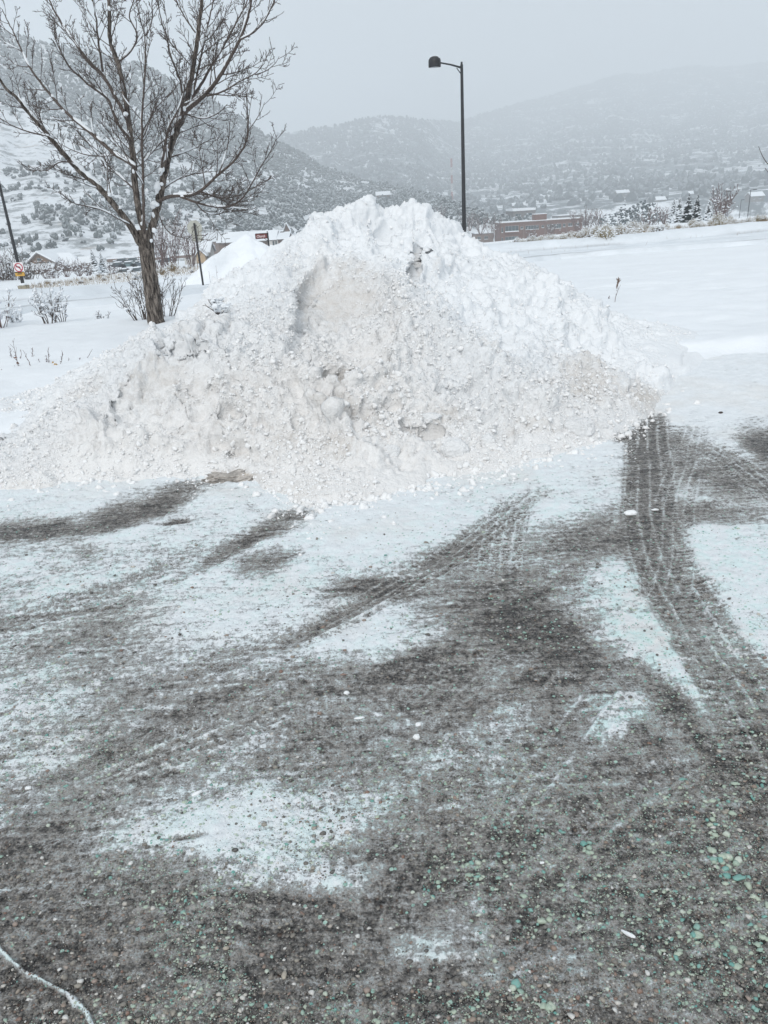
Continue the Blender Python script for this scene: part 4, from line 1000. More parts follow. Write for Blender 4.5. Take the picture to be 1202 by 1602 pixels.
LIMBS = [  # (pixels), radius px start, end, depth offset start, end
 ([(246, 514), (241, 480), (236, 440), (231, 405), (229, 378), (227, 360)], 15.0, 12.5, 0, 0),
 ([(227, 364), (219, 340), (211, 290), (210, 253), (205, 217), (203, 200), (199, 170), (194, 143), (188, 110), (181, 88), (173, 68), (171, 37), (171, 0), (170, -60), (172, -130)], 7.0, 1.5, 0, .5),
 ([(226, 384), (218, 380), (207, 356), (192, 337), (176, 317), (165, 304), (146, 284), (128, 271), (113, 255), (99, 240), (80, 217), (69, 204), (57, 190), (40, 170), (27, 152), (11, 141), (0, 124), (-14, 100), (-22, 70)], 7.0, 1.2, 0, -1.0),
 ([(212, 262), (201, 253), (179, 242), (161, 224), (130, 198), (106, 179), (86, 157), (79, 148), (60, 124), (44, 101), (33, 77), (24, 55), (11, 31), (4, 15)], 4.2, .7, 0, .9),
 ([(203, 218), (196, 208), (183, 194), (172, 157), (159, 146), (141, 135), (119, 115), (106, 102), (99, 88), (90, 70), (85, 48)], 3.2, .6, 0, -.7),
 ([(198, 185), (194, 176), (176, 143), (159, 113), (139, 99), (117, 66), (106, 51), (90, 26), (77, 0), (64, -40)], 4.0, .9, .1, 1.0),
 ([(161, 112), (158, 90), (155, 70), (152, 46), (150, 24), (145, 0), (140, -50)], 2.3, .7, .6, .2),
 ([(187, 96), (203, 84), (218, 58), (207, 37), (201, 24), (210, 0), (216, -30)], 2.0, .6, .4, 0),
 ([(226, 366), (225, 330), (224, 300), (223, 240), (222, 185), (225, 146), (227, 110), (228, 55), (220, 33), (214, 0)], 3.3, .6, -.1, -.9),
 ([(228, 56), (238, 37), (238, 0), (243, -30)], 1.3, .5, -.7, -.9),
 ([(230, 376), (240, 350), (247, 323), (252, 297), (259, 268), (263, 248), (268, 226), (277, 202), (280, 192), (288, 174), (293, 154), (299, 124), (306, 86), (310, 53), (313, 27), (317, 0), (320, -60), (318, -120)], 8.0, 1.5, 0, .3),
 ([(287, 178), (306, 161), (322, 148), (339, 128), (355, 102), (365, 82), (377, 60), (385, 37), (394, 5), (398, -50)], 4.6, 1.0, .1, -1.1),
 ([(324, 150), (337, 148), (355, 141), (376, 126), (399, 117), (414, 99)], 1.9, .6, -.2, -.5),
 ([(399, 117), (416, 112), (426, 104), (433, 97), (437, 88)], 1.0, .4, -.5, -.6),
 ([(376, 62), (394, 53), (410, 40), (421, 20), (430, 0), (436, -20)], 2.0, .6, -.9, -1.2),
 ([(296, 160), (303, 150), (315, 132), (333, 100), (350, 73), (363, 49), (377, 22), (385, 9), (394, -20)], 3.2, .8, .2, .9),
 ([(282, 190), (286, 157), (284, 128), (273, 104), (264, 80), (262, 58), (253, 37), (247, 0)], 2.6, .7, .1, -.6),
 ([(253, 262), (257, 240), (260, 215), (267, 191), (277, 179), (289, 143), (291, 120)], 2.6, .8, -.1, -.5),
 ([(300, 158), (310, 110), (315, 88), (320, 64), (328, 27), (335, 0), (338, -40)], 2.6, .7, .2, .7),
 ([(306, 51), (293, 33), (280, 11), (275, 0), (270, -30)], 1.6, .6, .3, .5),
 ([(249, 315), (262, 308), (275, 306), (300, 306), (315, 299), (339, 275), (359, 260), (372, 246), (383, 229), (390, 207), (387, 170), (385, 143)], 4.0, .6, 0, -1.0),
 ([(391, 202), (402, 186), (411, 170), (414, 160)], .9, .4, -.9, -1.0),
 ([(283, 308), (289, 310), (308, 317), (330, 323), (357, 325), (376, 315), (388, 299), (399, 279), (412, 253), (425, 237), (434, 211)], 2.6, .5, -.2, -1.3),
 ([(306, 317), (322, 335), (344, 336), (365, 325), (380, 315)], 1.4, .5, -.4, -.2),
 ([(342, 272), (348, 257), (354, 240), (359, 217), (360, 180)], 1.5, .5, -.5, -.2),
 ([(316, 300), (345, 312), (375, 306), (395, 296), (408, 285), (416, 282)], 1.5, .5, -.4, .4),
 ([(203, 352), (201, 350), (183, 341), (165, 330), (141, 323), (115, 319), (99, 306), (92, 300)], 1.8, .5, -.2, -1.2),
 ([(118, 260), (110, 253), (91, 253), (79, 266), (62, 268)], 1.6, .5, -.5, -.8),
 ([(83, 219), (77, 213), (55, 209), (37, 204), (16, 195), (0, 185), (-15, 170)], 1.7, .5, -.7, -.9),
 ([(181, 243), (165, 244), (137, 244), (108, 233), (90, 222)], 1.6, .5, .2, .7),
 ([(211, 262), (225, 255), (240, 235), (262, 214), (290, 205), (310, 196), (330, 190)], 1.7, .5, .1, .8),
 ([(252, 300), (270, 284), (295, 274), (315, 270), (335, 268)], 1.8, .5, 0, .8),
 ([(260, 248), (280, 242), (305, 232), (325, 220), (340, 214)], 1.8, .5, .1, 1.1),
 ([(246, 330), (254, 350), (265, 366), (284, 372), (310, 368)], 1.3, .4, 0, -.6),
 ([(213, 300), (196, 282), (172, 262), (150, 240), (132, 215)], 2.0, .5, .1, 1.2),
 ([(222, 220), (232, 196), (243, 170), (262, 150)], 1.3, .4, -.3, -.8),
 ([(290, 178), (306, 184), (322, 186), (342, 178), (356, 163)], 1.7, .5, .1, -.4),
 ([(224, 290), (214, 270), (200, 250), (186, 215), (178, 180)], 1.3, .4, -.5, -1.0),
]
def dense(P, step):
    P = np.array(P, float)
    for _ in range(2):
        Q = [P[0]]
        for a, b in zip(P[:-1], P[1:]): Q += [a * .75 + b * .25, a * .25 + b * .75]
        Q.append(P[-1]); P = np.array(Q)
    d = np.r_[0, np.cumsum(np.linalg.norm(np.diff(P, axis=0), axis=1))]
    s = np.linspace(0, d[-1], max(3, int(d[-1] / step)))
    return np.stack([np.interp(s, d, P[:, i]) for i in range(3)], 1), d[-1]
def rand_perp(t, rng):
    r = rng.normal(0, 1, 3); r -= t * r.dot(t); return r / (np.linalg.norm(r) + 1e-9)
def sprout(out, P, R, rng, level, every, length, rmin, up=0.35, spread=(0.5, 0.95), t0=0.15):
    """side shoots along a branch; out collects (points, radii)"""
    d = np.r_[0, np.cumsum(np.linalg.norm(np.diff(P, axis=0), axis=1))]; L_ = d[-1]
    s = max(L_ * t0, 0.02) + rng.uniform(0, every)
    side = rng.normal(0, 1, 3)
    while s < L_:
        i = min(np.searchsorted(d, s), len(P) - 1); p = P[i]; r = np.interp(s, d, R)
        t = P[min(i + 1, len(P) - 1)] - P[max(i - 1, 0)]; t /= np.linalg.norm(t) + 1e-9
        side = -side + rng.normal(0, 0.7, 3); v = side - t * side.dot(t); v /= np.linalg.norm(v) + 1e-9
        a = rng.uniform(*spread); dr = t * math.cos(a) + v * math.sin(a)
        ln = length * rng.uniform(0.5, 1.25) * (1 - 0.45 * s / L_)
        n = 5 if level else 3
        Q = [p]
        for k in range(n):
            dr = dr + np.array([0, 0, up * rng.uniform(.2, 1.0) / n]) + rng.normal(0, 0.065, 3); dr /= np.linalg.norm(dr)
            Q.append(Q[-1] + dr * ln / n)
        Q = np.array(Q); r0 = max(min(r * 0.6, ln * 0.013 + 0.0015), rmin * 1.35)
        RR = np.linspace(r0, rmin, len(Q)); out.append((Q, RR))
        if level: sprout(out, Q, RR, rng, level - 1, every * 0.50, ln * 0.40, rmin, up, spread, 0.2)
        s += every * rng.uniform(0.6, 1.4)
def snow_on(mb, P, R, rng, amount=0.6, mn=0.008, fat=0.95, lift=0.55):
    """snow lying along the top of a branch, in broken runs"""
    t = np.gradient(P, axis=0); t /= np.linalg.norm(t, axis=1)[:, None] + 1e-9
    ph = rng.uniform(0, 100); s = np.r_[0, np.cumsum(np.linalg.norm(np.diff(P, axis=0), axis=1))]
    g = vnoise(s * 3.2 + ph, s * 0 + ph) + 0.5 * vnoise(s * 9 + ph, s * 0)
    flat = np.sqrt(np.clip(1 - t[:, 2]**2, 0, 1))
    on = (g > 0.9 - 1.5 * amount * flat) & (R > mn) & (flat > 0.28)
    i = 0
    while i < len(P):
        if not on[i]: i += 1; continue
        j = i
        while j + 1 < len(P) and on[j + 1]: j += 1
        if j - i >= 2:
            k = np.arange(i, j + 1); u = np.linspace(0, 1, len(k)); e = np.sqrt(np.clip(np.sin(np.pi * u), 0, 1)) * 0.8 + 0.2
            up = np.array([0, 0, 1.0]) - t[k] * t[k, 2:3]; up /= np.linalg.norm(up, axis=1)[:, None] + 1e-9
            r = (R[k] * fat + 0.006) * e * (1 + 0.25 * vnoise(s[k] * 14, s[k] * 0 + ph))
            mb.tube(P[k] + up * (R[k] * lift + r * 0.35)[:, None], r, 7)
        i = j + 1
def big_tree():
    base = at(246, 514, TD)
    root = empty('bare_tree', base, 'leafless tree with furrowed trunk and snow-lined limbs beside the snow heap', 'tree')
    rng = np.random.default_rng(12)
    trunk, br, sn = MB(), MB(), MB(); shoots = []
    for n_, (pix, r0, r1, d0, d1) in enumerate(LIMBS):
        k = np.linspace(0, 1, len(pix)); px = np.array([p[0] for p in pix], float); py = np.array([p[1] for p in pix], float)
        P = at(px, py, TD + d0 + (d1 - d0) * k)
        P, L_ = dense(P, 0.022 if r0 > 6 else 0.035)
        u = np.linspace(0, 1, len(P)); R = (r0 * (1 - u)**0.85 + r1 * (1 - (1 - u)**0.85)) * PXM * 0.65
        if n_ == 0:
            R = (r0 + (r1 - r0) * np.clip(u * 1.6, 0, 1)) * PXM * 0.79; R[:6] *= np.linspace(1.25, 1.0, 6)
            P = np.vstack([P[0] - [0, 0, .25], P]); R = np.r_[R[0] * 1.1, R]; u = np.linspace(0, 1, len(P))
        if r0 > 1.2: P[1:-1] += 0.006 * np.stack([vnoise(u[1:-1] * 17 * L_, u[1:-1] * 0 + n_), vnoise(u[1:-1] * 17 * L_, u[1:-1] * 0 + n_ + 50), u[1:-1] * 0], 1)
        if r0 >= 7:
            s0 = trunk.n; trunk.tube(P, R, 40 if n_ == 0 else 24)
            v = trunk.v[-1]; nn = 40 if n_ == 0 else 24; body = v[:len(P) * nn].reshape(len(P), nn, 3); c = P[:, None]
            dd = body - c; th = np.arange(nn) / nn * 2 * math.pi; rr = R[:, None]
            seam = fbm(np.cos(th)[None] * 4.5 + 0 * rr + P[:, 2:3] * .4, np.sin(th)[None] * 4.5 + 0 * rr, P[:, 2:3] * 4.0 + 0 * th[None], o=3, s=n_)
            body += dd * (0.22 * seam)[..., None]
        else:
            (br).tube(P, R, 8 if r0 > 2 else 5)
        if n_: snow_on(sn, P, R, rng, 0.8 if r0 < 5 else 0.95)
        if n_ > 0:
            sprout(shoots, P, R, rng, 2, 0.105, 0.64 if r0 > 2 else 0.48, 0.0031, up=0.55, t0=0.22 if r0 > 3 else 0.12)
    for P, R in shoots:
        br.tube(P, R, 4 if R[0] > 0.006 else 3, cap=False)
        if R[0] > 0.0065 and rng.uniform() < 0.5:
            Pd, _ = dense(P, 0.03); snow_on(sn, Pd, np.interp(np.linspace(0, 1, len(Pd)), np.linspace(0, 1, len(R)), R), rng, 0.5, 0.003, 1.0)
    # lumps of snow caught in the forks
    fk = [(228, 372, 5), (235, 378, 6), (241, 362, 5), (222, 352, 3.5), (214, 366, 4), (208, 352, 4.5), (196, 336, 4), (253, 290, 4), (246, 322, 5), (240, 338, 4), (281, 185, 4.5), (201, 208, 3), (185, 88, 3), (178, 70, 3.2), (146, 124, 3), (289, 172, 3.4), (318, 150, 4), (99, 176, 3.5), (38, 162, 4), (31, 154, 3.4), (171, 15, 3), (178, 40, 3), (222, 228, 3), (216, 232, 4), (230, 300, 3.5), (252, 270, 3.5), (199, 180, 2.5), (209, 270, 3), (180, 147, 2.6), (262, 236, 3)]
    P = at(np.array([f[0] for f in fk], float), np.array([f[1] - 2 for f in fk], float), np.full(len(fk), TD - 0.03))
    S = np.array([f[2] for f in fk]) * PXM
    v, f, _ = scatter(P, np.stack([S * .5, S * .5, S * .75], 1), sub=2, variants=8, rough=.2, seed=4); sn.add(v, f)
    tr = trunk.build('trunk', M_BARK, root, smooth=True)
    br.build('crown', M_TWIG, root, smooth=True)
    sn.build('snow_cover', M_SNOWLOAD, root, smooth=True)
    return root
big_tree()

# ------------------------------------------------------------------ shrubs, stems, weeds
def bush_mesh(h, n, seed, lean=0.55, level=1, r0=0.009, rmin=0.003, curve=0.25, spread=(0.4, 0.8)):
    rng = np.random.default_rng(seed); out = []
    for k in range(n):
        a = rng.uniform(0, 2 * math.pi); q = lean * rng.uniform(0.1, 1.0) ** 0.7
        dr = np.array([math.cos(a) * q, math.sin(a) * q, 1.0]); dr /= np.linalg.norm(dr)
        p = np.array([math.cos(a), math.sin(a), 0]) * rng.uniform(0, 0.12) * h; Q = [p - [0, 0, .05 * h]]; L_ = h * rng.uniform(.65, 1.08)
        for i in range(6):
            dr = dr + rng.normal(0, 0.09, 3) + [0, 0, curve * 0.2]; dr /= np.linalg.norm(dr); Q.append(Q[-1] + dr * L_ / 6)
        Q = np.array(Q); R = np.linspace(r0 * rng.uniform(.7, 1.2), rmin, len(Q)); out.append((Q, R))
        sprout(out, Q, R, rng, level, h * 0.13, h * 0.34, rmin, up=0.5, spread=spread, t0=0.2)
    return out, rng
def make_bush(name, loc, h, n, seed, label, cat='shrub', group=None, mat=None, snow=60, snow_s=0.03, **kw):
    root = empty(name, loc, label, cat, group)
    out, rng = bush_mesh(h, n, seed, **kw)
    mb = MB(); sn = MB(); ends = []
    for P, R in out:
        mb.tube(P + loc, R, 4 if R[0] > 0.006 else 3, cap=False)
        i = rng.integers(len(P) // 2, len(P)); ends.append(P[i])
        if len(P) > 4: ends.append(P[len(P) // 2])
    mb.build('branches', mat or M_TWIG, root, smooth=True)
    E = np.array(ends); E = E[rng.permutation(len(E))[:snow]] + loc
    S = snow_s * rng.uniform(.45, 1.25, len(E))
    v, f, _ = scatter(E + np.array([0, 0, .3]) * S[:, None], np.stack([S * 1.15, S * 1.1, S * .75], 1), sub=1, variants=8, rough=.3, seed=seed)
    sn.add(v, f); sn.build('snow_cover', M_SNOWLOAD, root, smooth=True)
    return root
def gp(px, py, lo=8): return hit(px, py, lo)
make_bush('shrub', gp(79, 515), .80, 9, 31, 'snow-laden bare shrub, left half of the pair right of the lamp pole base', snow=110, snow_s=.028, lean=.55, r0=.014)
make_bush('shrub', gp(98, 512), .72, 7, 32, 'snow-laden bare shrub, right half of the pair left of the tree', snow=80, snow_s=.027, lean=.5, r0=.013)
make_bush('shrub', gp(164, 508), .30, 9, 33, 'smallest low snowy shrub alone between the shrub pair and the tree', snow=40, snow_s=.022, lean=.8, r0=.008)
make_bush('shrub', at(229, 512, 13.7), .95, 13, 34, 'bare twiggy shrub spreading left from the foot of the tree trunk', snow=70, snow_s=.024, lean=.55, r0=.010)
make_bush('shrub', at(262, 506, 14.2), .98, 13, 35, 'bare twiggy shrub behind the right side of the tree trunk', snow=90, snow_s=.026, lean=.5, r0=.010)
make_bush('shrub', gp(2, 520), .85, 12, 36, 'large snowy shrub cut by the left edge of the picture', snow=150, snow_s=.03, lean=.8, r0=.012, mat=M_TWIGR)
make_bush('shrub', gp(27, 514), .42, 9, 37, 'low pale snow-covered shrub beside the large one at the left edge', snow=90, snow_s=.03, lean=.9, r0=.008)
make_bush('shrub', gp(-30, 500), .9, 10, 38, 'snowy shrub just outside the left edge of the picture', snow=120, snow_s=.045, lean=.8, r0=.010)
# thin stems standing in the snow at the left
def stem(px, py, tx, ty, seed, label, leaves=0, group='bare stems poking out of the snow at the left', base=None, forks=3, r=.0042, name='dogwood_sprig', cat='sprig'):
    b = gp(px, py, 4) if base is None else base
    d = b[1]; top = at(tx, ty, d); rng = np.random.default_rng(seed)
    root = empty(name, b, label, cat, group)
    P = np.linspace(b - [0, 0, .06], top, 7); P[1:-1] += rng.normal(0, .006, (5, 3)); mb = MB(); mb.tube(P, np.linspace(r, r * .45, 7), 5)
    L_ = np.linalg.norm(top - b); out = []
    if forks: sprout(out, P, np.linspace(r, r * .45, 7), rng, 0, L_ / (forks + 1), L_ * .3, r * .4, up=.6)
    # buds
    for k in range(7):
        p = P[1] + (P[-1] - P[1]) * rng.uniform(.1, 1); q = p + rand_perp(np.array([0, 0, 1.0]), rng) * .012 + [0, 0, .012]; out.append((np.array([p, (p + q) / 2, q]), np.array([.003, .004, .0015])))
    for Q, R in out: mb.tube(Q, R, 4)
    mb.build('stem', M_TWIGR, root, smooth=True)
    if leaves:
        lb = MB()
        for k in range(leaves):
            c = P[1] + (P[-1] - P[1]) * rng.uniform(0, .45) + rng.normal(0, .02, 3); u = rng.normal(0, 1, 3); u /= np.linalg.norm(u); w_ = rand_perp(u, rng); n_ = np.cross(u, w_)
            lb.poly([c - u * .022, c - u * .008 + w_ * .012, c + u * .010 + w_ * .010, c + u * .024, c + u * .008 - w_ * .012, c - u * .010 - w_ * .010], n_ * .0012)
        lb.build('leaves', M_LEAF, root)
    return root
M_LEAF = plain('dead leaf', (0.16, 0.07, 0.04), 0.8, .4, 30)
M_LEAFY = plain('tan dead leaf', (0.42, 0.28, 0.12), 0.8, .3, 30)
ST = [(31, 583, 21, 536, 7, 'tallest red-brown stem with dark dead leaves, in the thicket at far left', 5), (18, 571, 16, 545, 2, 'upright knobbly stem just left of the tallest leafy stem', 0), (32, 572, 33, 549, 2, 'short upright stem with dead leaves just right of the tallest one', 4), (10, 571, 3, 562, 1, 'short stem leaning left at the far left', 0), (53, 583, 39, 552, 2, 'long stem leaning left beside the leafy thicket', 0), (47, 570, 51, 545, 2, 'long thin pale-topped stem bending right at the top', 0), (52, 570, 51, 562, 1, 'tiny twig behind the long leaning stems', 0), (61, 577, 56, 568, 1, 'small stem leaning left in the middle of the row', 0), (67, 578, 60, 562, 1, 'forked stem leaning left in the middle of the row', 0), (66, 571, 71, 557, 2, 'slender stem leaning right in the middle of the row', 0), (74, 577, 73, 557, 1, 'straight thin stem left of the tall straight one', 0), (78, 577, 76, 546, 3, 'tall straight stem with buds in the middle of the row', 0), (90, 580, 98, 552, 3, 'reddish stem with tan leaves right of the middle', 0), (103, 574, 108, 561, 2, 'short crooked stem right of the tan-leaved one', 2), (120, 575, 125, 560, 1, 'left of two stems standing near the edge of the heap', 0), (124, 574, 142, 551, 1, 'long stem leaning right towards the heap', 0), (3, 589, 2, 579, 1, 'short stem in front at the left edge', 0), (18, 587, 21, 583, 0, 'tiny dark twig tip in front of the leafy thicket', 0), (106, 583, 108, 578, 0, 'tiny dark twig tip nearest the heap', 0)]
for k, (a, b_, c_, d_, fk_, lab, lv) in enumerate(ST):
    s_ = stem(a, b_, c_, d_, 400 + k, lab, lv, forks=fk_)
    if 'tan leaves' in lab:
        lb = MB(); c = np.array(s_.location)
        for j in range(7):
            q = c + np.array([-.03, 0, .05]) + np.random.default_rng(j).normal(0, .022, 3); lb.poly([q, q + [.02, 0, .004], q + [.03, .004, .016], q + [.012, 0, .024]], [0, .0015, 0])
        lb.build('leaves', M_LEAFY, s_)
def surf(px, py, d0, d1):
    ds = np.linspace(d0, d1, 400); P = at(np.full(400, float(px)), np.full(400, float(py)), ds)
    z = np.maximum(pile_base(P[:, 0], P[:, 1]), terrain(P[:, 0], P[:, 1]) + .08)
    i = np.nonzero(P[:, 2] < z)[0]; i = i[0] if len(i) else 399
    return np.array([P[i, 0], P[i, 1], z[i]])
b = surf(962, 472, 5, 14); root = stem(962, 472, 967, 440, 61, 'dry weed with a pale tufted seed head standing in clean snow right of the heap', 0, None, base=b, forks=1, r=.005, name='dry_weed', cat='weed')
mb = MB(); rr = np.random.default_rng(5); t0 = at(965, 452, b[1]); t1 = at(968, 437, b[1])
for k in range(30):
    p = t0 + (t1 - t0) * rr.uniform(0, 1); q = p + np.array([rr.normal(0, .02), rr.normal(0, .02), rr.uniform(.02, .05)]); mb.tube(np.array([p, (p + q) / 2 + rr.normal(0, .003, 3), q]), [.003, .006, .002], 4)
mb.build('seed_head', plain('dry seed head', (0.22, 0.16, 0.13), .9, .4, 60), root, smooth=True)
stem(954, 468, 953, 462, 62, 'tiny twig tip left of the tufted weed', 0, None, base=surf(954, 468, 5, 14), forks=0)
stem(333, 447, 327, 424, 63, 'left of two thin stems standing in the far flank of the heap', 0, None, base=surf(333, 447, 5, 12), forks=0, r=.0035)
stem(342, 440, 338, 415, 64, 'right, taller of two thin stems standing in the far flank of the heap', 0, None, base=surf(342, 440, 5, 12), forks=0, r=.0035)
make_bush('buried_brush', surf(343, 492, 4.5, 9) + [0, 0, .0], .13, 16, 71, 'dead brush half buried in the left flank of the heap', 'brush', snow=50, snow_s=.02, lean=1.2, r0=.004, rmin=.0018)
# sapling just outside the right edge: one of its twigs bends into the picture
def edge_sapling():
    d = 7.0; b = at(1330, 640, d); b[2] = float(terrain(b[0], b[1])) + .05
    root = empty('sapling', b, 'bare young tree at the right edge, only a bent twig tip in view', 'tree')
    rng = np.random.default_rng(8); mb = MB(); out = []
    top = b + np.array([.1, .2, 3.2]); P, _ = dense([b - [0, 0, .1], b + [.02, 0, 1.2], b + [.06, .1, 2.2], top], .1); R = np.linspace(.035, .008, len(P)); mb.tube(P, R, 10)
    sprout(out, P, R, rng, 1, .3, .6, .003, t0=.4, spread=(.4, .6))
    s0 = P[int(len(P) * .45)]
    Q, _ = dense([s0, at(1260, 300, d), at(1215, 266, d), at(1202, 258, d), at(1193, 245, d), at(1187, 229, d)], .04); mb.tube(Q, np.linspace(.014, .0022, len(Q)), 5)
    Q, _ = dense([at(1250, 296, d), at(1220, 284, d), at(1202, 270, d), at(1197, 263, d)], .04); mb.tube(Q, np.linspace(.006, .0022, len(Q)), 5)
    for P, R in out:
        px, _y = proj(P)
        if px.min() > 1206: mb.tube(P, R, 4)
    mb.build('branches', M_TWIG, root, smooth=True)
edge_sapling()
# ------------------------------------------------------------------ poles and signs
def street_lamp(base, H, arm_dir, label, arm=1.06, tw=.062, bw=.105, concrete=True, snowcap=True, group=None):
    base = np.array(base, float); root = empty('street_lamp', base, label, 'street lamp', group)
    mb = MB(); P = np.array([base + [0, 0, z] for z in np.linspace(0.0, H, 12)]); mb.tube(P, np.linspace(bw, tw, 12), 14)
    mb.tube(np.array([base + [0, 0, H], base + [0, 0, H + .10]]), [tw * .7, tw * .7], 10); mb.box(base + [0, 0, .03], (.36, .36, .05))
    mb.build('pole', M_BLACK, root)
    u = np.array([math.cos(arm_dir), math.sin(arm_dir), 0.0]); a0 = base + [0, 0, H - .12]; a1 = a0 + u * (arm - .12) + [0, 0, .24]
    m2 = MB(); m2.tube(np.array([a0, a0 * .5 + a1 * .5 + [0, 0, .02], a1]), [.04, .035, .03], 8)
    m2.tube(np.array([a0 - [0, 0, .28], a0 + u * .22 - [0, 0, .0]]), [.02, .02], 6)
    m2.build('arm', M_BLACK, root, smooth=True)
    c = a1 + u * .24 + [0, 0, -.13]; M = Matrix.Translation(V(c)) @ Matrix.Rotation(math.radians(5), 4, 'X')
    m3 = MB(); m3.lathe([(.265, -.03), (.27, 0), (.27, .20), (.255, .27), (.20, .34), (.13, .37), (.08, .385), (0.0, .39)], 24, M)
    m3.lathe([(.24, .0), (.265, -.03)], 24, M)
    hd = m3.build('lamp_head', M_BLACK, root, smooth=True)
    m4 = MB(); m4.lathe([(.245, -.015), (.18, -.025), (0.0, -.03)], 24, M); m4.build('lens', M_LENS, hd, smooth=True, world=False).parent = hd
    if concrete:
        m5 = MB(); m5.box(base + [0, 0, -.15], (.5, .5, .72)); cb = m5.build('concrete_base', M_CONC, root)
        v, f, _ = scatter(np.array([base + [0, 0, .26]]), np.array([[.29, .29, .12]]), sub=3, rough=.12, seed=2); m6 = MB(); m6.add(v, f); m6.build('snow_cap', M_SNOWLOAD, cb, smooth=True, world=False)
    if snowcap:
        k = np.array([[.03, 0, .385], [.13, .02, .36], [.19, -.05, .31], [-.10, .08, .37]])
        v, f, _ = scatter(c + k, np.array([[.09, .08, .03]] * 4), sub=2, rough=.3, seed=3); m7 = MB(); m7.add(v, f); m7.build('snow_cap', M_SNOWLOAD, hd, smooth=True, world=False)
    return root
M_LENS = plain('frosted lens', (0.45, 0.47, 0.48), .4, .05, 5)
d = 37.0; pt = at(722.5, 101, d); g = float(terrain(pt[0], pt[1]))
# children of children keep identity bases, so their vertices are made relative to the thing
def fix_children(root):
    Mi = root.matrix_basis.inverted()
    for c in root.children:
        for s in c.children:
            s.data.transform(Mi)
L1 = street_lamp((pt[0], pt[1], g + .35), pt[2] - g - .35, math.pi, 'tall black lamp post with a domed lamp head rising behind the snow heap'); fix_children(L1)
pb = at(38, 452, 48.0)
L2 = street_lamp(pb, 8.4, math.radians(200), 'black lamp post on a square concrete base with traffic signs, at the left edge'); fix_children(L2)
M_WHITE = plain('white sign face', (0.74, 0.72, 0.72), .5, .04, 5); M_RED = plain('red sign paint', (0.42, 0.03, 0.06), .5, .1, 5); M_SBLK = plain('black sign paint', (0.02, 0.02, 0.025), .5, .1, 5)
M_YEL = plain('amber sign face', (0.55, 0.32, 0.05), .5, .12, 10); M_MAROON = plain('maroon sign face', (0.14, 0.028, 0.024), .6, .15, 10); M_MAR2 = plain('dark sign frame', (0.03, 0.015, 0.013), .6, .15, 10)
def no_turn():
    c = at(29.5, 418.5, 47.85); root = empty('turn_sign', c, 'white no-left-turn sign with red ring mounted on the left lamp post', 'traffic sign')
    s = .60; mb = MB(); mb.box(c, (s, .012, s)); mb.build('plate', M_WHITE, root)
    y = c[1] - .010
    def disc(r0, r1, n=40):
        th = np.linspace(0, 2 * math.pi, n, endpoint=False)
        v = np.concatenate([np.stack([c[0] + r * np.cos(th), np.full(n, y), c[2] + r * np.sin(th)], 1) for r in (r0, r1)]); v2 = v + [0, -.003, 0]
        k = np.arange(n); kn = (k + 1) % n
        return np.vstack([v, v2]), [np.stack([2*n + k, 2*n + kn, 3*n + kn, 3*n + k], 1), np.stack([n + k, n + kn, 3*n + kn, 3*n + k], 1)]
    r = MB(); r.add(*disc(.205, .262)); a = math.radians(-45); R = Matrix.Rotation(math.radians(45), 3, 'Y')
    r.box((c[0], y - .006, c[2]), (.44, .004, .05), R=np.array(R)); r.build('prohibition_ring', M_RED, root)
    k = MB()
    def bar(p, q, w_):
        p = np.array(p); q = np.array(q); d_ = (q - p) / np.linalg.norm(q - p); n_ = np.array([-d_[1], d_[0]]) * w_ / 2
        o_ = [p + n_, p - n_, q - n_, q + n_]; k.poly([(c[0] + u[0], y, c[2] + u[1]) for u in o_], (0, -.004, 0))
    bar((.10, -.16), (.06, .03), .055); bar((.075, .02), (-.08, .055), .055)
    k.poly([(c[0] - .07, y, c[2] + .12), (c[0] - .17, y, c[2] + .065), (c[0] - .08, y, c[2] - .02)], (0, -.004, 0))
    k.build('arrow', M_SBLK, root)
    c2 = at(31.3, 428.5, 47.85); r2 = empty('arrow_sign', c2, 'narrow amber sign under the no-left-turn sign on the lamp post', 'traffic sign')
    m_ = MB(); m_.box(c2, (.56, .012, .26)); m_.build('plate', M_YEL, r2)
    m_ = MB(); m_.box(c2 + [0, -.010, .0], (.3, .004, .05)); m_.box(c2 + [.0, -.010, .07], (.18, .004, .025)); m_.build('symbol', M_SBLK, r2)
no_turn()
def back_sign():
    b = at(319, 452, 34.0); b[2] = float(terrain(b[0], b[1])) - .05; t = at(304, 349, 34.0)
    root = empty('stop_sign', b, 'octagonal traffic sign seen from the back on a thin black post', 'traffic sign')
    mb = MB(); mb.box(((b[0] + t[0]) / 2, b[1], (b[2] + t[2]) / 2), (.075, .06, t[2] - b[2])); mb.build('post', M_BLACK, root)
    c = at(304.5, 357, 34.05) + [0.0, .03, 0]; r = .335
    o_ = [(c[0] + r * math.cos(math.radians(22.5 + 45 * k)), c[1], c[2] + r * math.sin(math.radians(22.5 + 45 * k))) for k in range(8)]
    m_ = MB(); m_.poly(o_, (0, .006, 0)); m_.build('plate', M_GALV, root)
    c2 = at(308.5, 371.5, 34.05) + [0, .03, 0]; m_ = MB(); m_.box(c2, (.44, .006, .30)); m_.build('small_plate', M_GALV, root)
back_sign()
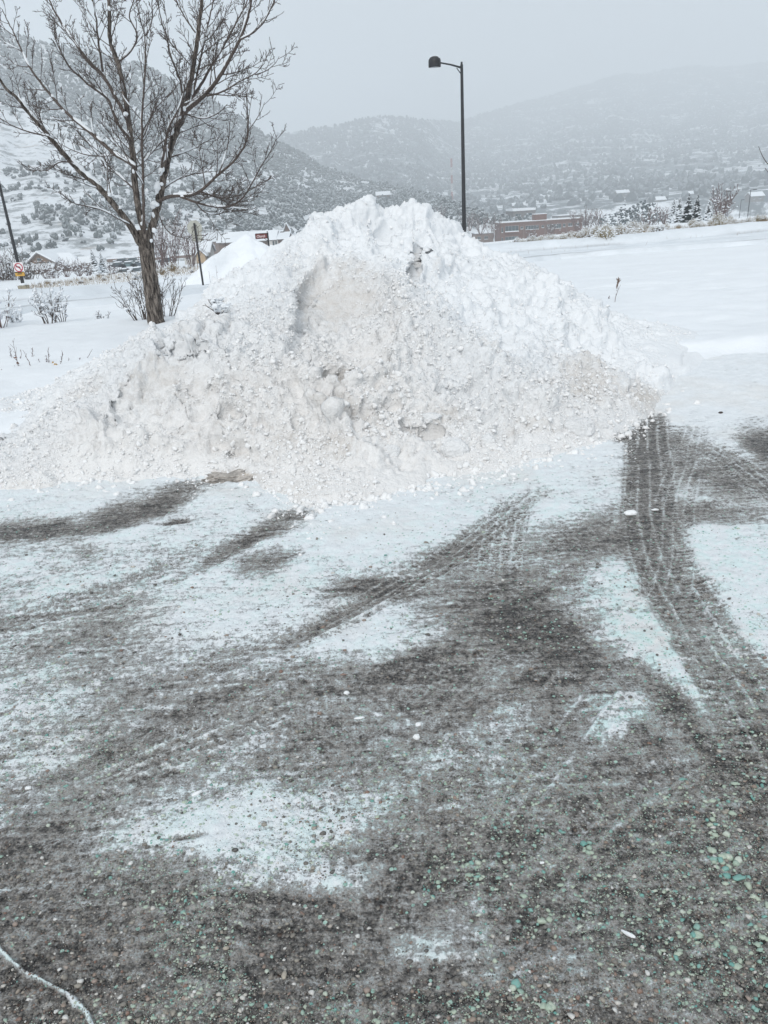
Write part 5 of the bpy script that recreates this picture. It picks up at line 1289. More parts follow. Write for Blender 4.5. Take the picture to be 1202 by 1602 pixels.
def text_mesh(name, s, size, loc, mat, parent, shear=0.0, width=None):
    cu = bpy.data.curves.new(name, 'FONT'); cu.body = s; cu.size = size; cu.extrude = .004; cu.align_x = 'CENTER'; cu.align_y = 'CENTER'; cu.shear = shear; cu.offset = .006
    o = bpy.data.objects.new(name, cu); COL.objects.link(o); bpy.context.view_layer.update()
    me = bpy.data.meshes.new_from_object(o.evaluated_get(bpy.context.evaluated_depsgraph_get()))
    bpy.data.objects.remove(o)
    w_ = max(v.co.x for v in me.vertices) - min(v.co.x for v in me.vertices)
    if width: me.transform(Matrix.Diagonal((width / w_, 1, 1, 1)))
    me.transform(Matrix.Rotation(math.pi / 2, 4, 'X')); me.transform(Matrix.Translation(V(loc) - parent.location))
    me.materials.clear(); me.materials.append(mat)
    q = bpy.data.objects.new(name, me); COL.objects.link(q); q.parent = parent; return q
def hang_sign():
    d = 40.5; t = at(418.6, 363.5, d); b = t.copy(); b[2] = float(terrain(t[0], t[1])) + .05
    root = empty('hanging_sign', b, 'small maroon board lettered in pale script on a black post behind the heap', 'sign')
    m_ = MB(); m_.box(((b[0] + t[0]) / 2, b[1], (b[2] + t[2]) / 2), (.075, .075, t[2] - b[2])); m_.box((t[0], t[1], t[2] + .04), (.05, .05, .04))
    m_.build('post', M_BLACK, root)
    c = at(409.3, 369.3, d); m_ = MB(); m_.box(c, (.60, .05, .25)); bd = m_.build('board', M_MAROON, root)
    m_ = MB()
    for z in (-.12, .12): m_.box((c[0], c[1] - .004, c[2] + z), (.62, .066, .022))
    m_.box((c[0] - .305, c[1] - .004, c[2]), (.022, .066, .22)); m_.build('frame', M_MAR2, root)
    m_ = MB(); m_.tube(np.array([(t[0], t[1], t[2] - .42), (t[0] - .22, t[1], t[2] - .27)]), [.014, .014], 6); m_.build('brace', M_BLACK, root)
    text_mesh('lettering', 'Church', .17, (c[0] - .035, c[1] - .032, c[2] - .01), plain('pale pink lettering', (0.62, 0.50, 0.50), .6, .05), root, .25, .44)
    v, f, _ = scatter(np.array([[t[0], t[1], t[2] + .07], [c[0] - .1, c[1], c[2] + .145], [c[0] + .12, c[1], c[2] + .145]]), np.array([[.045, .045, .04], [.2, .03, .018], [.14, .03, .015]]), sub=2, rough=.2)
    m_ = MB(); m_.add(v, f); m_.build('snow_cap', M_SNOWLOAD, root, smooth=True)
hang_sign()
def far_lamp(px, py, bx, by, d, label, armr=.95):
    t = at(px, py, d); b = t.copy(); b[2] = at(bx, by + 4, d)[2] - .5
    root = empty('street_lamp', b, label, 'street lamp', 'distant lamp posts on the slope at the right')
    m_ = MB(); m_.tube(np.array([b, t]), [.13, .09], 8); m_.build('pole', M_BLACK, root)
    m_ = MB(); m_.box(t + [armr * .5, 0, -.05], (armr, .08, .08)); m_.build('arm', M_BLACK, root)
    m_ = MB(); m_.box(t + [armr + .25, 0, -.05], (1.1, .5, .22)); m_.build('lamp_head', M_BLACK, root)
far_lamp(1134.5, 299.5, 1128, 338, 235, 'distant black lamp post left of the other two, rising behind a pinkish young tree')
far_lamp(1175, 296.5, 1172.5, 337, 235, 'rightmost and tallest of the distant black lamp posts on the slope')
far_lamp(1160, 312.5, 1157.5, 338, 300, 'shortest, palest distant lamp post, between the two taller ones', .3)
def mast():
    d = 620.0; b = at(706.5, 338, d); t = at(706.3, 248, d); b[0] = t[0]
    root = empty('radio_mast', b, 'thin red and white radio mast in the haze left of the lamp post', 'radio mast')
    zs = np.linspace(b[2], t[2], 8); rw = [plain('mast red', (0.35, 0.12, 0.11), .6, .1), plain('mast white', (0.6, 0.6, 0.6), .6, .05)]
    for k in range(7):
        m_ = MB(); n_ = 6
        for sx, sy in ((-.55, -.3), (.55, -.3), (0, .6)): m_.tube(np.array([(t[0] + sx, d + sy, zs[k]), (t[0] + sx, d + sy, zs[k + 1])]), [.12, .12], 5)
        for j in range(n_):
            z0 = zs[k] + (zs[k+1] - zs[k]) * j / n_; z1 = zs[k] + (zs[k+1] - zs[k]) * (j + 1) / n_
            m_.tube(np.array([(t[0] - .55, d - .3, z0), (t[0] + .55, d - .3, z1)]), [.06, .06], 4); m_.tube(np.array([(t[0] + .55, d - .3, z0), (t[0], d + .6, z1)]), [.06, .06], 4)
        m_.build('lattice_section', rw[k % 2], root)
mast()
# ------------------------------------------------------------------ buildings in the valley
M_BRICK = plain('brick wall', (0.15, 0.085, 0.07), .9, .18, 1.2); M_BRICK2 = plain('brown wall', (0.17, 0.125, 0.105), .9, .2, 1.0)
M_WOODW = plain('timber wall', (0.20, 0.13, 0.085), .9, .25, 2.0); M_GLASS = plain('window glass', (0.05, 0.075, 0.085), .15, .3, .6); M_WFRAME = plain('window frame', (0.30, 0.28, 0.26), .7, .1, 2)
M_CREAM = plain('cream wall', (0.52, 0.50, 0.47), .9, .08, 1); M_TAN = plain('tan gable', (0.46, 0.33, 0.20), .9, .1, 1); M_GREYW = plain('grey-brown wall', (0.16, 0.15, 0.145), .9, .2, 1)
M_SILL = M_SNOWLOAD
M_ROOFS = snow_mat('snowy roof', .3, (0.80, 0.83, 0.86), .02)
def window(root, x0, x1, z0, z1, y, mull=0, mat=None):
    """opening in a wall facing the camera at depth y"""
    fr = MB(); t = .12
    fr.box(((x0+x1)/2, y - .03, z1), (x1-x0+t, .14, t)); fr.box(((x0+x1)/2, y - .03, z0), (x1-x0+t, .14, t))
    for x in [x0, x1] + [x0 + (x1-x0) * (k+1) / (mull+1) for k in range(mull)]: fr.box((x, y - .028, (z0+z1)/2), (t * .8, .12, z1-z0 - t - .01))
    f = fr.build('window', M_WFRAME, root)
    g = MB(); g.box(((x0+x1)/2, y - .005, (z0+z1)/2), (x1-x0, .03, z1-z0)); p = g.build('pane', mat or M_GLASS, root); p.parent = f
    s = MB(); s.box(((x0+x1)/2, y - .17, z0 + .02 + t), (x1-x0, .2, .14)); q = s.build('snow_cover', M_SILL, root); q.parent = f
def px_of(px, py, d): return at(px, py, d)
def brick_office():
    d = 330.0; tl = at(783, 350.5, d); bl = at(785, 377, d); W = 34.5; H = tl[2] - bl[2] + 1.0; x0 = tl[0]; z1 = tl[2]; zb = float(terrain(x0, d)) - 1.5
    root = empty('office_building', (x0 + W / 2, d, zb), 'long two-storey red-brown brick building with window strips right of the heap', 'building')
    m_ = MB(); m_.box((x0 + W/2, d + 7, (z1 + zb) / 2), (W, 14, z1 - zb)); m_.build('wall', M_BRICK, root)
    m_ = MB(); m_.box((x0 + W/2, d + 7, z1 + .18), (W + .5, 14.5, .36)); m_.build('roof', M_BRICK2, root)
    m_ = MB(); m_.box((x0 + W/2, d + 7, z1 + .46), (W + .3, 14.3, .2)); m_.build('snow_cover', M_ROOFS, root)
    s = W / 117.0
    def wx(p): return x0 + (p - 783) * s
    for a, b, zt, h, ml in [(784.5, 787, 1.3, 2.2, 0), (790, 809, 1.0, 2.2, 3), (812, 815.5, 1.5, 1.1, 0), (819, 838, 1.3, 1.7, 4), (842, 845.5, 1.5, 1.1, 0), (849, 870, 1.3, 1.9, 5), (872.5, 876, 1.4, 1.4, 0), (880, 886, 1.3, 1.4, 1), (889, 896, 1.3, 1.4, 1), (784.5, 787, 5.4, 1.5, 0), (790, 809, 5.2, 1.9, 3), (821, 835, 5.4, 1.7, 3), (850, 866, 5.4, 1.7, 3)]:
        window(root, wx(a), wx(b), z1 - zt - h, z1 - zt, d, ml)
    m_ = MB(); m_.box((wx(799.5), d - .5, z1 - 3.6), (5.6, 1.0, .5)); bal = m_.build('balcony', M_BRICK, root)
    m_ = MB(); m_.box((wx(799.5), d - .5, z1 - 3.25), (5.6, .9, .2)); q = m_.build('snow_cover', M_ROOFS, root); q.parent = bal
    m_ = MB(); m_.box((wx(843), d + 6, z1 + 1.6), (5.2, 5, 2.4)); ph = m_.build('penthouse', M_BRICK, root)
    m_ = MB(); m_.box((wx(843), d + 6, z1 + 2.92), (5.4, 5.2, .22)); q = m_.build('snow_cover', M_ROOFS, root); q.parent = ph
    for p in (816.5, 847, 878):
        m_ = MB(); m_.box((wx(p), d - .10, (z1 + zb) / 2 - .3), (.45, .22, z1 - zb - .9)); m_.build('pilaster', M_BRICK2, root)
brick_office()
def flat_block(px0, px1, py_top, d, depth, H, mat, label, wins=(), cat='building', name='building', parapet=.3, snow=.35):
    a = at(px0, py_top, d); b = at(px1, py_top - (px1 - px0) * .064, d); x0, x1, z1 = a[0], b[0], a[2]; z0 = z1 - H
    root = empty(name, ((x0+x1)/2, d, z0), label, cat)
    m_ = MB(); m_.box(((x0+x1)/2, d + depth/2, (z0+z1)/2), (x1-x0, depth, H)); m_.build('wall', mat, root)
    m_ = MB(); m_.box(((x0+x1)/2, d + depth/2, z1 + parapet/2), (x1-x0+.4, depth+.4, parapet)); m_.build('roof', M_GREYW, root)
    m_ = MB(); m_.box(((x0+x1)/2, d + depth/2, z1 + parapet + snow/2), (x1-x0+.3, depth+.3, snow)); m_.build('snow_cover', M_ROOFS, root)
    for (u0, u1, v0, v1) in wins:
        window(root, x0 + (x1-x0)*u0, x0 + (x1-x0)*u1, z1 - v1, z1 - v0, d, 1)
    return root
flat_block(803, 838, 331.5, 430, 22, 9, M_GREYW, 'pale hazy block with broad white roof behind the brick building', [(.1, .35, 1, 2.6), (.55, .85, 1, 2.6)], parapet=.3, snow=1.2)
flat_block(744, 772, 367, 360, 12, 9, M_BRICK2, 'low brown building between the lamp post and the brick building', [(.1, .3, 1, 2.4), (.5, .7, 1, 2.4)])
flat_block(874, 912, 338.5, 520, 18, 7, M_GREYW, 'dim long low building behind the right end of the brick building', [(.1, .4, 1, 2.4), (.55, .9, 1, 2.4)])
flat_block(314, 346, 380.5, 330, 14, 9, M_BRICK2, 'flat-roofed brown building beyond the octagonal sign', [])
def gable_house(px, py_base, d, W, D, Hw, Hr, mat, label, ridge='x', gable_mat=None, wins=(), ov=.6, name='house', group=None, chimney=False):
    b = at(px, py_base, d); x, z0 = b[0], b[2]; root = empty(name, b, label, 'house', group)
    zz = z0 - 1.2
    m_ = MB(); m_.box((x, d + D/2, (zz + z0 + Hw)/2), (W, D, Hw + 1.2)); wall = m_.build('wall', mat, root)
    m_ = MB(); s = MB(); t = .35; g = MB()
    if ridge == 'x':
        for sg in (-1, 1):
            q = [(x - W/2 - ov, d + D/2, z0 + Hw + Hr), (x + W/2 + ov, d + D/2, z0 + Hw + Hr), (x + W/2 + ov, d + D/2 + sg*(D/2+ov), z0 + Hw - Hr*ov*2/D), (x - W/2 - ov, d + D/2 + sg*(D/2+ov), z0 + Hw - Hr*ov*2/D)]
            m_.poly(q, (0, 0, .18)); s.poly([(a, b_, c + .185) for a, b_, c in q], (0, 0, .38))
        for sg in (-1, 1): g.poly([(x + sg*(W/2 - .1), d, z0 + Hw), (x + sg*(W/2 - .1), d + D, z0 + Hw), (x + sg*(W/2 - .1), d + D/2, z0 + Hw + Hr)], (sg * .1, 0, 0))
    else:
        for sg in (-1, 1):
            q = [(x, d - ov, z0 + Hw + Hr), (x, d + D + ov, z0 + Hw + Hr), (x + sg*(W/2+ov), d + D + ov, z0 + Hw - Hr*ov*2/W), (x + sg*(W/2+ov), d - ov, z0 + Hw - Hr*ov*2/W)]
            m_.poly(q, (0, 0, .18)); s.poly([(a, b_, c + .185) for a, b_, c in q], (0, 0, .38))
        for yy in (d, d + D - .1): g.poly([(x - W/2, yy, z0 + Hw), (x + W/2, yy, z0 + Hw), (x, yy, z0 + Hw + Hr)], (0, .1, 0))
    rf = m_.build('roof', M_GREYW, root); q = s.build('snow_cover', M_ROOFS, root); q.parent = rf
    g.build('gable', gable_mat or mat, root)
    for (u0, u1, v0, v1) in wins: window(root, x - W/2 + W*u0, x - W/2 + W*u1, z0 + v0, z0 + v1, d, 1)
    if chimney:
        c = MB(); c.box((x + W*.2, d + D*.5, z0 + Hw + Hr + .5), (.8, .8, 1.6)); q = c.build('chimney', M_BRICK2, root); q.parent = rf
    return root
def lodge():
    d = 225.0; S = d / F
    b = at(62, 428, d); root = empty('lodge', b, 'timber lodge with a broad gable front and long snowy roof at the far left', 'house')
    gx0, gz = at(48, 416, d)[0], at(48, 416, d)[2]; zb = gz - 3.2
    W = 33 * S * 1.05; top = at(60, 396.5, d)[2]; zt = at(47, 408.5, d)[2]; D = 16
    x0 = gx0; x1 = gx0 + W; xm = x0 + W * .42
    m_ = MB(); m_.poly([(x0, d, zb), (x1, d, zb), (x1, d, zt - .3), (xm, d, top), (x0, d, zt)], (0, D, 0)); m_.build('wall', M_WOODW, root)
    r = MB(); s = MB()
    for (a, za, b_, zb_) in ((xm, top, x0 - .9, zt - .9), (xm, top, x1 + .9, zt - 1.1)):
        q = [(a, d - 1.0, za), (a, d + D + 1, za), (b_, d + D + 1, zb_), (b_, d - 1.0, zb_)]
        r.poly(q, (0, 0, .3)); s.poly([(u, v + .06, w_ + .305) for u, v, w_ in q], (0, 0, .45))
    rf = r.build('roof', M_GREYW, root); q = s.build('snow_cover', M_ROOFS, root); q.parent = rf
    # long wing to the right, its roof sloping towards the viewer
    xa, xb = x1 - 1, at(122, 412, d)[0]; zr = at(82, 400.5, d)[2]; ze = at(100, 417, d)[2]
    m_ = MB(); m_.box(((xa+xb)/2, d + 7, (ze + zb)/2), (xb - xa - 1.2, 9, ze - zb)); m_.build('wall', M_BRICK2, root)
    q = [(xa - 4, d + 9, zr), (xb - 5, d + 9, zr - .3), (xb + .5, d + 1.4, ze - .2), (xa, d + 1.4, ze)]
    m_ = MB(); m_.poly(q, (0, 0, .25)); r2 = m_.build('roof', M_GREYW, root); m_ = MB(); m_.poly([(a, b_, c + .255) for a, b_, c in q], (0, 0, .4)); q_ = m_.build('snow_cover', M_ROOFS, root); q_.parent = r2
    q = [(x0 - 1.2, d - .2, gz - .1), (x1 + .6, d - .2, gz - .1), (x1 + .6, d - 3.4, gz - 1.3), (x0 - 1.2, d - 3.4, gz - 1.3)]
    m_ = MB(); m_.poly(q, (0, 0, .25)); r3 = m_.build('porch_roof', M_GREYW, root); m_ = MB(); m_.poly([(a, b_, c + .255) for a, b_, c in q], (0, 0, .35)); q_ = m_.build('snow_cover', M_ROOFS, root); q_.parent = r3
    m_ = MB()
    for k in range(4): m_.box((x0 + W * (.05 + .3*k), d - 3.1, (gz - 1.3 + zb)/2), (.25, .25, gz - 1.3 - zb))
    m_.build('porch_posts', M_WOODW, root)
    for u in (.25, .5, .72): window(root, x0 + W*u, x0 + W*(u+.14), zt - 1.8, zt - .5, d, 0)
    window(root, xm - .6, xm + .6, top - 2.2, top - 1.3, d, 0)
lodge()
gable_house(134.5, 420, 240, 3.6, 4, 1.5, 1.4, M_BRICK2, 'small shed with a snowy roof just right of the lodge', wins=[(.3, .6, .3, 1.1)], name='shed')
gable_house(309, 408, 235, 7.6, 8, 2.3, 2.2, M_CREAM, 'white house with snowy roof and dark windows behind the octagonal sign post', wins=[(.08, .24, .4, 1.6), (.5, .64, .4, 1.6), (.82, .95, .4, 1.6)])
gable_house(314.5, 404.5, 231, 2.6, 3, 1.0, 1.3, M_TAN, 'small tan-gabled dormer house in front of the white house', ridge='y', gable_mat=M_TAN)
def apartments():
    d = 230.0; S = d / F; z = at(395, 377, d)[2]; x0 = at(342, 378, d)[0]; x1 = at(451, 370, d)[0]
    root = empty('apartment_building', ((x0+x1)/2, d, z - 7), 'low brown apartment block with stepped snowy roofs behind the small maroon board', 'building')
    m_ = MB(); m_.box(((x0+x1)/2, d + 5, z - 4), (x1 - x0, 10, 8)); m_.build('wall', M_BRICK2, root)
    for (pa, pb, yt, ye) in ((338.5, 346, 372.8, 381), (346, 386, 366.5, 380), (386, 417.5, 365, 378), (417.5, 433.5, 363.6, 376.5), (433.8, 453, 366.5, 375)):
        xa, xb = at(pa, 375, d)[0], at(pb, 375, d)[0]; zt = at((pa+pb)/2, yt, d)[2]; ze = at((pa+pb)/2, ye, d)[2]
        q = [(xa, d + 6, zt), (xb, d + 6, zt), (xb, d - .8, ze), (xa, d - .8, ze)]; m_ = MB(); m_.poly(q, (0, 0, .2)); m_.poly([(xa, d + 6, zt), (xb, d + 6, zt), (xb, d + 11, ze), (xa, d + 11, ze)], (0, 0, .2)); rf = m_.build('roof', M_GREYW, root)
        m_ = MB(); m_.poly([(a, b_, c + .205) for a, b_, c in q], (0, 0, .35)); m_.poly([(a, b_, c + .205) for a, b_, c in [(xa, d + 6, zt), (xb, d + 6, zt), (xb, d + 11, ze), (xa, d + 11, ze)]], (0, 0, .35)); s_ = m_.build('snow_cover', M_ROOFS, root); s_.parent = rf
    zc = at(427, 381, d)[2]
    m_ = MB(); xa, xb = at(421.5, 380, d)[0], at(435.5, 380, d)[0]; m_.box(((xa+xb)/2, d - .3, zc - .5), (xb - xa, .6, 3.4)); m_.build('bay', M_CREAM, root)
    for a, b_ in ((427, 430), (431.2, 434)): window(root, at(a, 380, d)[0], at(b_, 380, d)[0], zc - .7, zc + .7, d - .6, 0)
    window(root, at(353, 385, d)[0], at(357, 385, d)[0], z - 2.6, z - 1, d, 0)
    m_ = MB(); m_.box((at(439, 366, d)[0], d + 6, at(439, 366.5, d)[2]), (1.2, 1.4, 1.2)); m_.build('chimney', M_GREYW, root)
    r2 = gable_house(449.5, 366, 260, 1.4, 1.4, 1.6, 1.5, M_BRICK2, 'small cupola-roofed tower beside the snowy peak of the heap', ridge='y', name='tower')
apartments()
# low snow-roofed houses in the haze under the mountain
for k, (px, py, d, W, lab) in enumerate([(975, 306, 900, 14, 'upper hazy house with a white roof low on the mountain, left of the evergreens'), (1030, 318, 780, 15, 'hazy long white-roofed house above the dark spruces'), (1185, 313, 620, 10, 'hazy brownish house with white roof near the right edge'), (812, 326, 900, 14, 'tiny hazy red-brown house on the slope above the brick building'), (600, 311, 700, 12, 'tiny hazy house between the two snowy peaks of the heap'), (667, 318, 700, 14, 'tiny hazy white-roofed house right of the heap peak'), (1085, 308, 850, 18, 'hazy house with a thin white roof line high above the spruces')]):
    gable_house(px, py, d, W, 10, 3, 2.6, M_BRICK if k in (4, 6) else M_GREYW, lab, wins=[(.15, .3, .8, 2.1), (.6, .8, .8, 2.1)])
# parked cars under snow in the valley lot
M_TYRE = plain('tyre', (0.02, 0.02, 0.02), .9, .1, 5)
def car(px, py, d, col, label, rz=0.0):
    b = at(px, py, d); root = empty('parked_car', b, label, 'car', 'snow-covered cars parked in the valley lot'); x, y, z = b; L_, Wd = 4.5, 1.8
    paint = plain('car paint', col, .35, .1, 1)
    prof = [(-2.25, .35), (-2.25, .85), (-1.95, 1.0), (-1.2, 1.05), (-.75, 1.45), (.85, 1.48), (1.45, 1.05), (2.1, .92), (2.25, .7), (2.25, .35)]
    m_ = MB(); m_.poly([(x + a, y - Wd/2, z + c) for a, c in prof], (0, Wd, 0)); m_.build('body', paint, root)
    m_ = MB(); m_.poly([(x + a, y - Wd/2 - .02, z + c) for a, c in [(-1.05, 1.06), (-.7, 1.38), (.78, 1.40), (1.2, 1.06)]], (0, Wd + .04, 0)); m_.build('windows', M_GLASS, root)
    for wx_, wy in ((-1.4, -1), (1.4, -1), (-1.4, 1), (1.4, 1)):
        w_ = MB(); w_.tube(np.array([(x + wx_, y + wy*(Wd/2 - .22), z + .33), (x + wx_, y + wy*(Wd/2 + .01), z + .33)]), [.33, .33], 12); w_.build('wheel', M_TYRE, root)
    m_ = MB()
    for (a0, z0, a1, z1) in ((-2.2, .92, -1.2, 1.07), (-.8, 1.48, .85, 1.5), (1.45, 1.07, 2.15, .93)): m_.poly([(x + a0, y - Wd/2 + .05, z + z0), (x + a1, y - Wd/2 + .05, z + z1), (x + a1, y - Wd/2 + .05, z + z1 + .2), (x + a0, y - Wd/2 + .05, z + z0 + .2)], (0, Wd - .1, 0))
    m_.build('snow_cover', M_ROOFS, root)
CARS = [(192, 413, 215, (.03, .04, .05), 'dark car in the back row, just left of the tree trunk and furthest left'), (209, 412, 215, (.07, .09, .10), 'grey-blue car in the back row touching the tree trunk outline'), (186, 420, 200, (.02, .03, .04), 'near-black car at the left end of the middle row'), (203, 419, 200, (.10, .16, .17), 'teal-grey car in the middle row, second from the left'), (220, 418, 200, (.06, .08, .10), 'dark car in the middle row against the tree trunk'), (196, 431, 185, (.02, .02, .02), 'black car at the left end of the front row'), (216, 429, 185, (.05, .07, .09), 'slate car in the front row against the tree trunk'), (262, 412, 215, (.04, .05, .06), 'dark car right of the tree trunk'), (312, 391, 290, (.15, .15, .16), 'grey car on the far lot behind the white house'), (327, 389, 290, (.35, .33, .34), 'pale car on the far lot near the flat-roofed building')]
for a in CARS: car(*a)
def ret_wall(pts, d, h, label, mat):
    m_ = MB(); a = at(pts[0][0], pts[0][1], d); b = at(pts[1][0], pts[1][1], d); root = empty('retaining_wall', (a + b) / 2, label, 'wall'); u = (b - a)
    m_.poly([a, b, b + [0, 0, h], a + [0, 0, h]], (0, .5, 0)); m_.build('wall', mat, root)
    m_ = MB(); m_.poly([a + [0, -.1, h], b + [0, -.1, h], b + [0, -.1, h + .4], a + [0, -.1, h + .4]], (0, .9, 0)); m_.build('snow_cover', M_ROOFS, root)
ret_wall([(168, 410.5), (232, 406.5)], 225, .85, 'brown retaining wall behind the parked cars, left of the tree trunk', M_BRICK2)
ret_wall([(238, 407.5), (300, 402.5)], 225, .7, 'brown retaining wall right of the tree trunk', M_BRICK2)
# ------------------------------------------------------------------ trees and brush down in the valley
def conifer(px, py, d, H, seed, label, mat, snow=.5, group=None, name='spruce', wide=.23):
    b = at(px, py, d); rng = np.random.default_rng(seed); root = empty(name, b, label, 'evergreen tree', group)
    t = MB(); t.tube(np.array([b, b + [0, 0, H * .97]]), [H * .022, .02], 6); t.build('trunk', M_BARK, root)
    m_ = MB(); sp, ss = [], []
    n = 26
    for k in range(n):
        u = (k + .3) / n; z = H * (.08 + .9 * u); r = H * wide * (1 - u) ** .85 + .08
        for j in range(int(7 + 9 * (1 - u))):
            a = rng.uniform(0, 2*math.pi); l = r * rng.uniform(.65, 1.12); e = b + [math.cos(a) * l, math.sin(a) * l, z - l * .35 + rng.normal(0, .05)]; s_ = b + [0, 0, z]
            w_ = np.array([-math.sin(a), math.cos(a), 0]) * l * .24
            mid = s_ * .4 + e * .6
            m_.add([s_, mid + w_ + [0, 0, .03], e, mid - w_ - [0, 0, .03], mid + [0, 0, -l * .16]], np.array([[0, 1, 2], [0, 2, 3], [0, 4, 1], [1, 4, 2], [2, 4, 3], [3, 4, 0]]))
            if rng.uniform() < snow: sp.append(mid + (e - mid) * .35 + [0, 0, .05]); ss.append([l * .30, l * .30, l * .09 + .03])
    cr = m_.build('crown', mat, root)
    if sp:
        v, f, _ = scatter(np.array(sp), np.array(ss), sub=0, rough=.3, seed=seed); s2 = MB(); s2.add(v, f); s2.build('snow_cover', M_SNOWLOAD, root)
    return root
M_SPRUCE = plain('spruce needles', (0.02, 0.033, 0.03), .9, .4, 2); M_SPRUCE2 = plain('grey-green needles', (0.07, 0.09, 0.085), .9, .4, 2); M_BLUEG = plain('blue-green needles', (0.05, 0.08, 0.085), .9, .4, 2)
conifer(1074.5, 350, 105, 3.9, 1, 'darkest spruce, middle of the group at the right', M_SPRUCE, .25)
conifer(1088.5, 348, 108, 3.7, 2, 'dark spruce right of the darkest one, slightly shorter', M_SPRUCE, .3)
conifer(1052, 352, 110, 3.5, 3, 'snow-dusted grey-green spruce at the left end of the group', M_SPRUCE2, .75)
conifer(1060.5, 351, 108, 3.7, 4, 'snow-dusted slim spruce just left of the darkest one', M_SPRUCE2, .7)
conifer(1107.5, 347, 112, 3.3, 5, 'snow-dusted spruce standing apart at the right of the group', M_SPRUCE2, .75)
conifer(150, 428, 150, 4.6, 6, 'snow-dusted spruce between the lodge shed and the parked cars', M_SPRUCE2, .7)
conifer(163, 427, 152, 3.9, 7, 'shorter loose snow-dusted spruce right of the other, near the cars', M_SPRUCE2, .75)
conifer(55, 300, 520, 9, 8, 'pointed conifer alone on the white hillside clearing', M_SPRUCE2, .4) if False else None
def puff(px, py, d, W, H, seed, label, mat, group=None, name='evergreen_tree', cat='evergreen tree', n=60):
    b = at(px, py, d); rng = np.random.default_rng(seed); root = empty(name, b, label, cat, group)
    t = MB(); t.tube(np.array([b, b + [0, 0, H * .7]]), [H * .03, .03], 6); t.build('trunk', M_BARK, root)
    c = rng.normal(0, 1, (n, 3)); c /= np.linalg.norm(c, axis=1)[:, None]; c *= rng.uniform(.4, 1, (n, 1)) ** .5 * np.array([W / 2, W / 2, H * .42]); c[:, 2] += H * .56
    v, f, _ = scatter(b + c, np.array([W * .11, W * .11, H * .08]) * rng.uniform(.5, 1.3, (n, 1)), sub=0, rough=.4, seed=seed, cluster=5); m_ = MB(); m_.add(v, f)
    o = m_.build('crown', mat, root); at_ = o.data.attributes.new('tone', 'FLOAT', 'POINT'); at_.data.foreach_set('value', np.repeat(rng.uniform(0, 1, len(v) // 12), 12)[:len(v)].astype(np.float32))
M_PUFF = woods_mat('frosted evergreen', (0.035, 0.055, 0.06), (0.08, 0.11, 0.115), .6)
for k, (px, py, d, W, H, lab) in enumerate([(950, 362, 210, 4.2, 4.6, 'leftmost of the frosted blue-green evergreens at the valley edge'), (966, 362, 212, 3.0, 5.4, 'slim dark-blue evergreen, second from the left in the frosted row'), (978, 362, 216, 4.5, 7.2, 'tall blue-green evergreen left of centre in the frosted row'), (992, 360, 214, 4.8, 6.4, 'broad evergreen in the centre of the frosted row'), (1003, 357, 222, 4.2, 7.6, 'tallest evergreen of the frosted row'), (1016, 355, 224, 4.0, 7.0, 'rightmost tall evergreen of the frosted row'), (928, 352, 290, 4.0, 4.0, 'small dark evergreen behind brown bare trees, right of the brick building'), (1030, 352, 240, 4, 4, 'low grey evergreen between the frosted row and the spruces')]):
    puff(px, py, d, W, H, 40 + k, lab, M_PUFF)
def bare(px, py, d, H, seed, label, mat=None, n=9, lean=.55, group=None, name='bare_tree', r=.06, rmin=.022, level=1, snow=40, snow_s=.14, cat='tree'):
    b = at(px, py, d)
    return make_bush(name, b, H, n, seed, label, cat, group, mat or M_TWIGR, snow=snow, snow_s=snow_s, lean=lean, r0=r, rmin=rmin, level=level)
bare(268, 424, 72, 4.9, 51, 'reddish bare many-stemmed tree behind the tree trunk and shrubs', n=22, lean=.5, r=.04, rmin=.009, snow=60, snow_s=.06)
bare(300, 415, 78, 4.2, 52, 'reddish-brown bare thicket tree left of the octagonal sign post', n=18, lean=.5, r=.035, rmin=.010, snow=40, snow_s=.05)
bare(250, 418, 85, 4.0, 53, 'pale reddish bare tree just right of the trunk', n=14, lean=.5, r=.035, rmin=.010, snow=40, snow_s=.05)
bare(8, 462, 64, 4.2, 54, 'big grey-brown bare thicket left of the lamp post base', n=26, lean=.75, r=.03, rmin=.010, snow=120, snow_s=.07, mat=M_TWIG)
bare(-25, 462, 62, 4.4, 55, 'grey-brown bare thicket at the very left edge', n=22, lean=.75, r=.03, rmin=.010, snow=90, snow_s=.07, mat=M_TWIG)
bare(50, 451, 66, 2.4, 56, 'dark rounded bare bush just right of the lamp post base', n=22, lean=.8, r=.025, rmin=.009, snow=40, snow_s=.06, mat=M_TWIG)
bare(22, 456, 66, 2.6, 57, 'brown bare bush directly behind the lamp post', n=20, lean=.8, r=.025, rmin=.009, snow=50, snow_s=.06)
bare(88, 440, 75, 1.7, 58, 'pale frosted bush below the lodge wing', n=16, lean=.9, r=.02, rmin=.008, snow=110, snow_s=.07, name='shrub', cat='shrub')
for k, (px, py, d, H, lab) in enumerate([(75, 436, 110, 2.4, 'brown brush under the lodge gable'), (105, 432, 120, 2.6, 'brown brush under the lodge wing'), (125, 432, 115, 2.0, 'low brown brush left of the snow-dusted spruce'), (178, 432, 120, 1.8, 'low brown brush between spruce and front car row'), (140, 434, 105, 1.6, 'low reddish brush at the crest under the spruce')]):
    bare(px, py, d, H, 80 + k, lab, n=18, lean=.9, r=.03, rmin=.014, snow=60, snow_s=.10, name='brush', cat='brush')
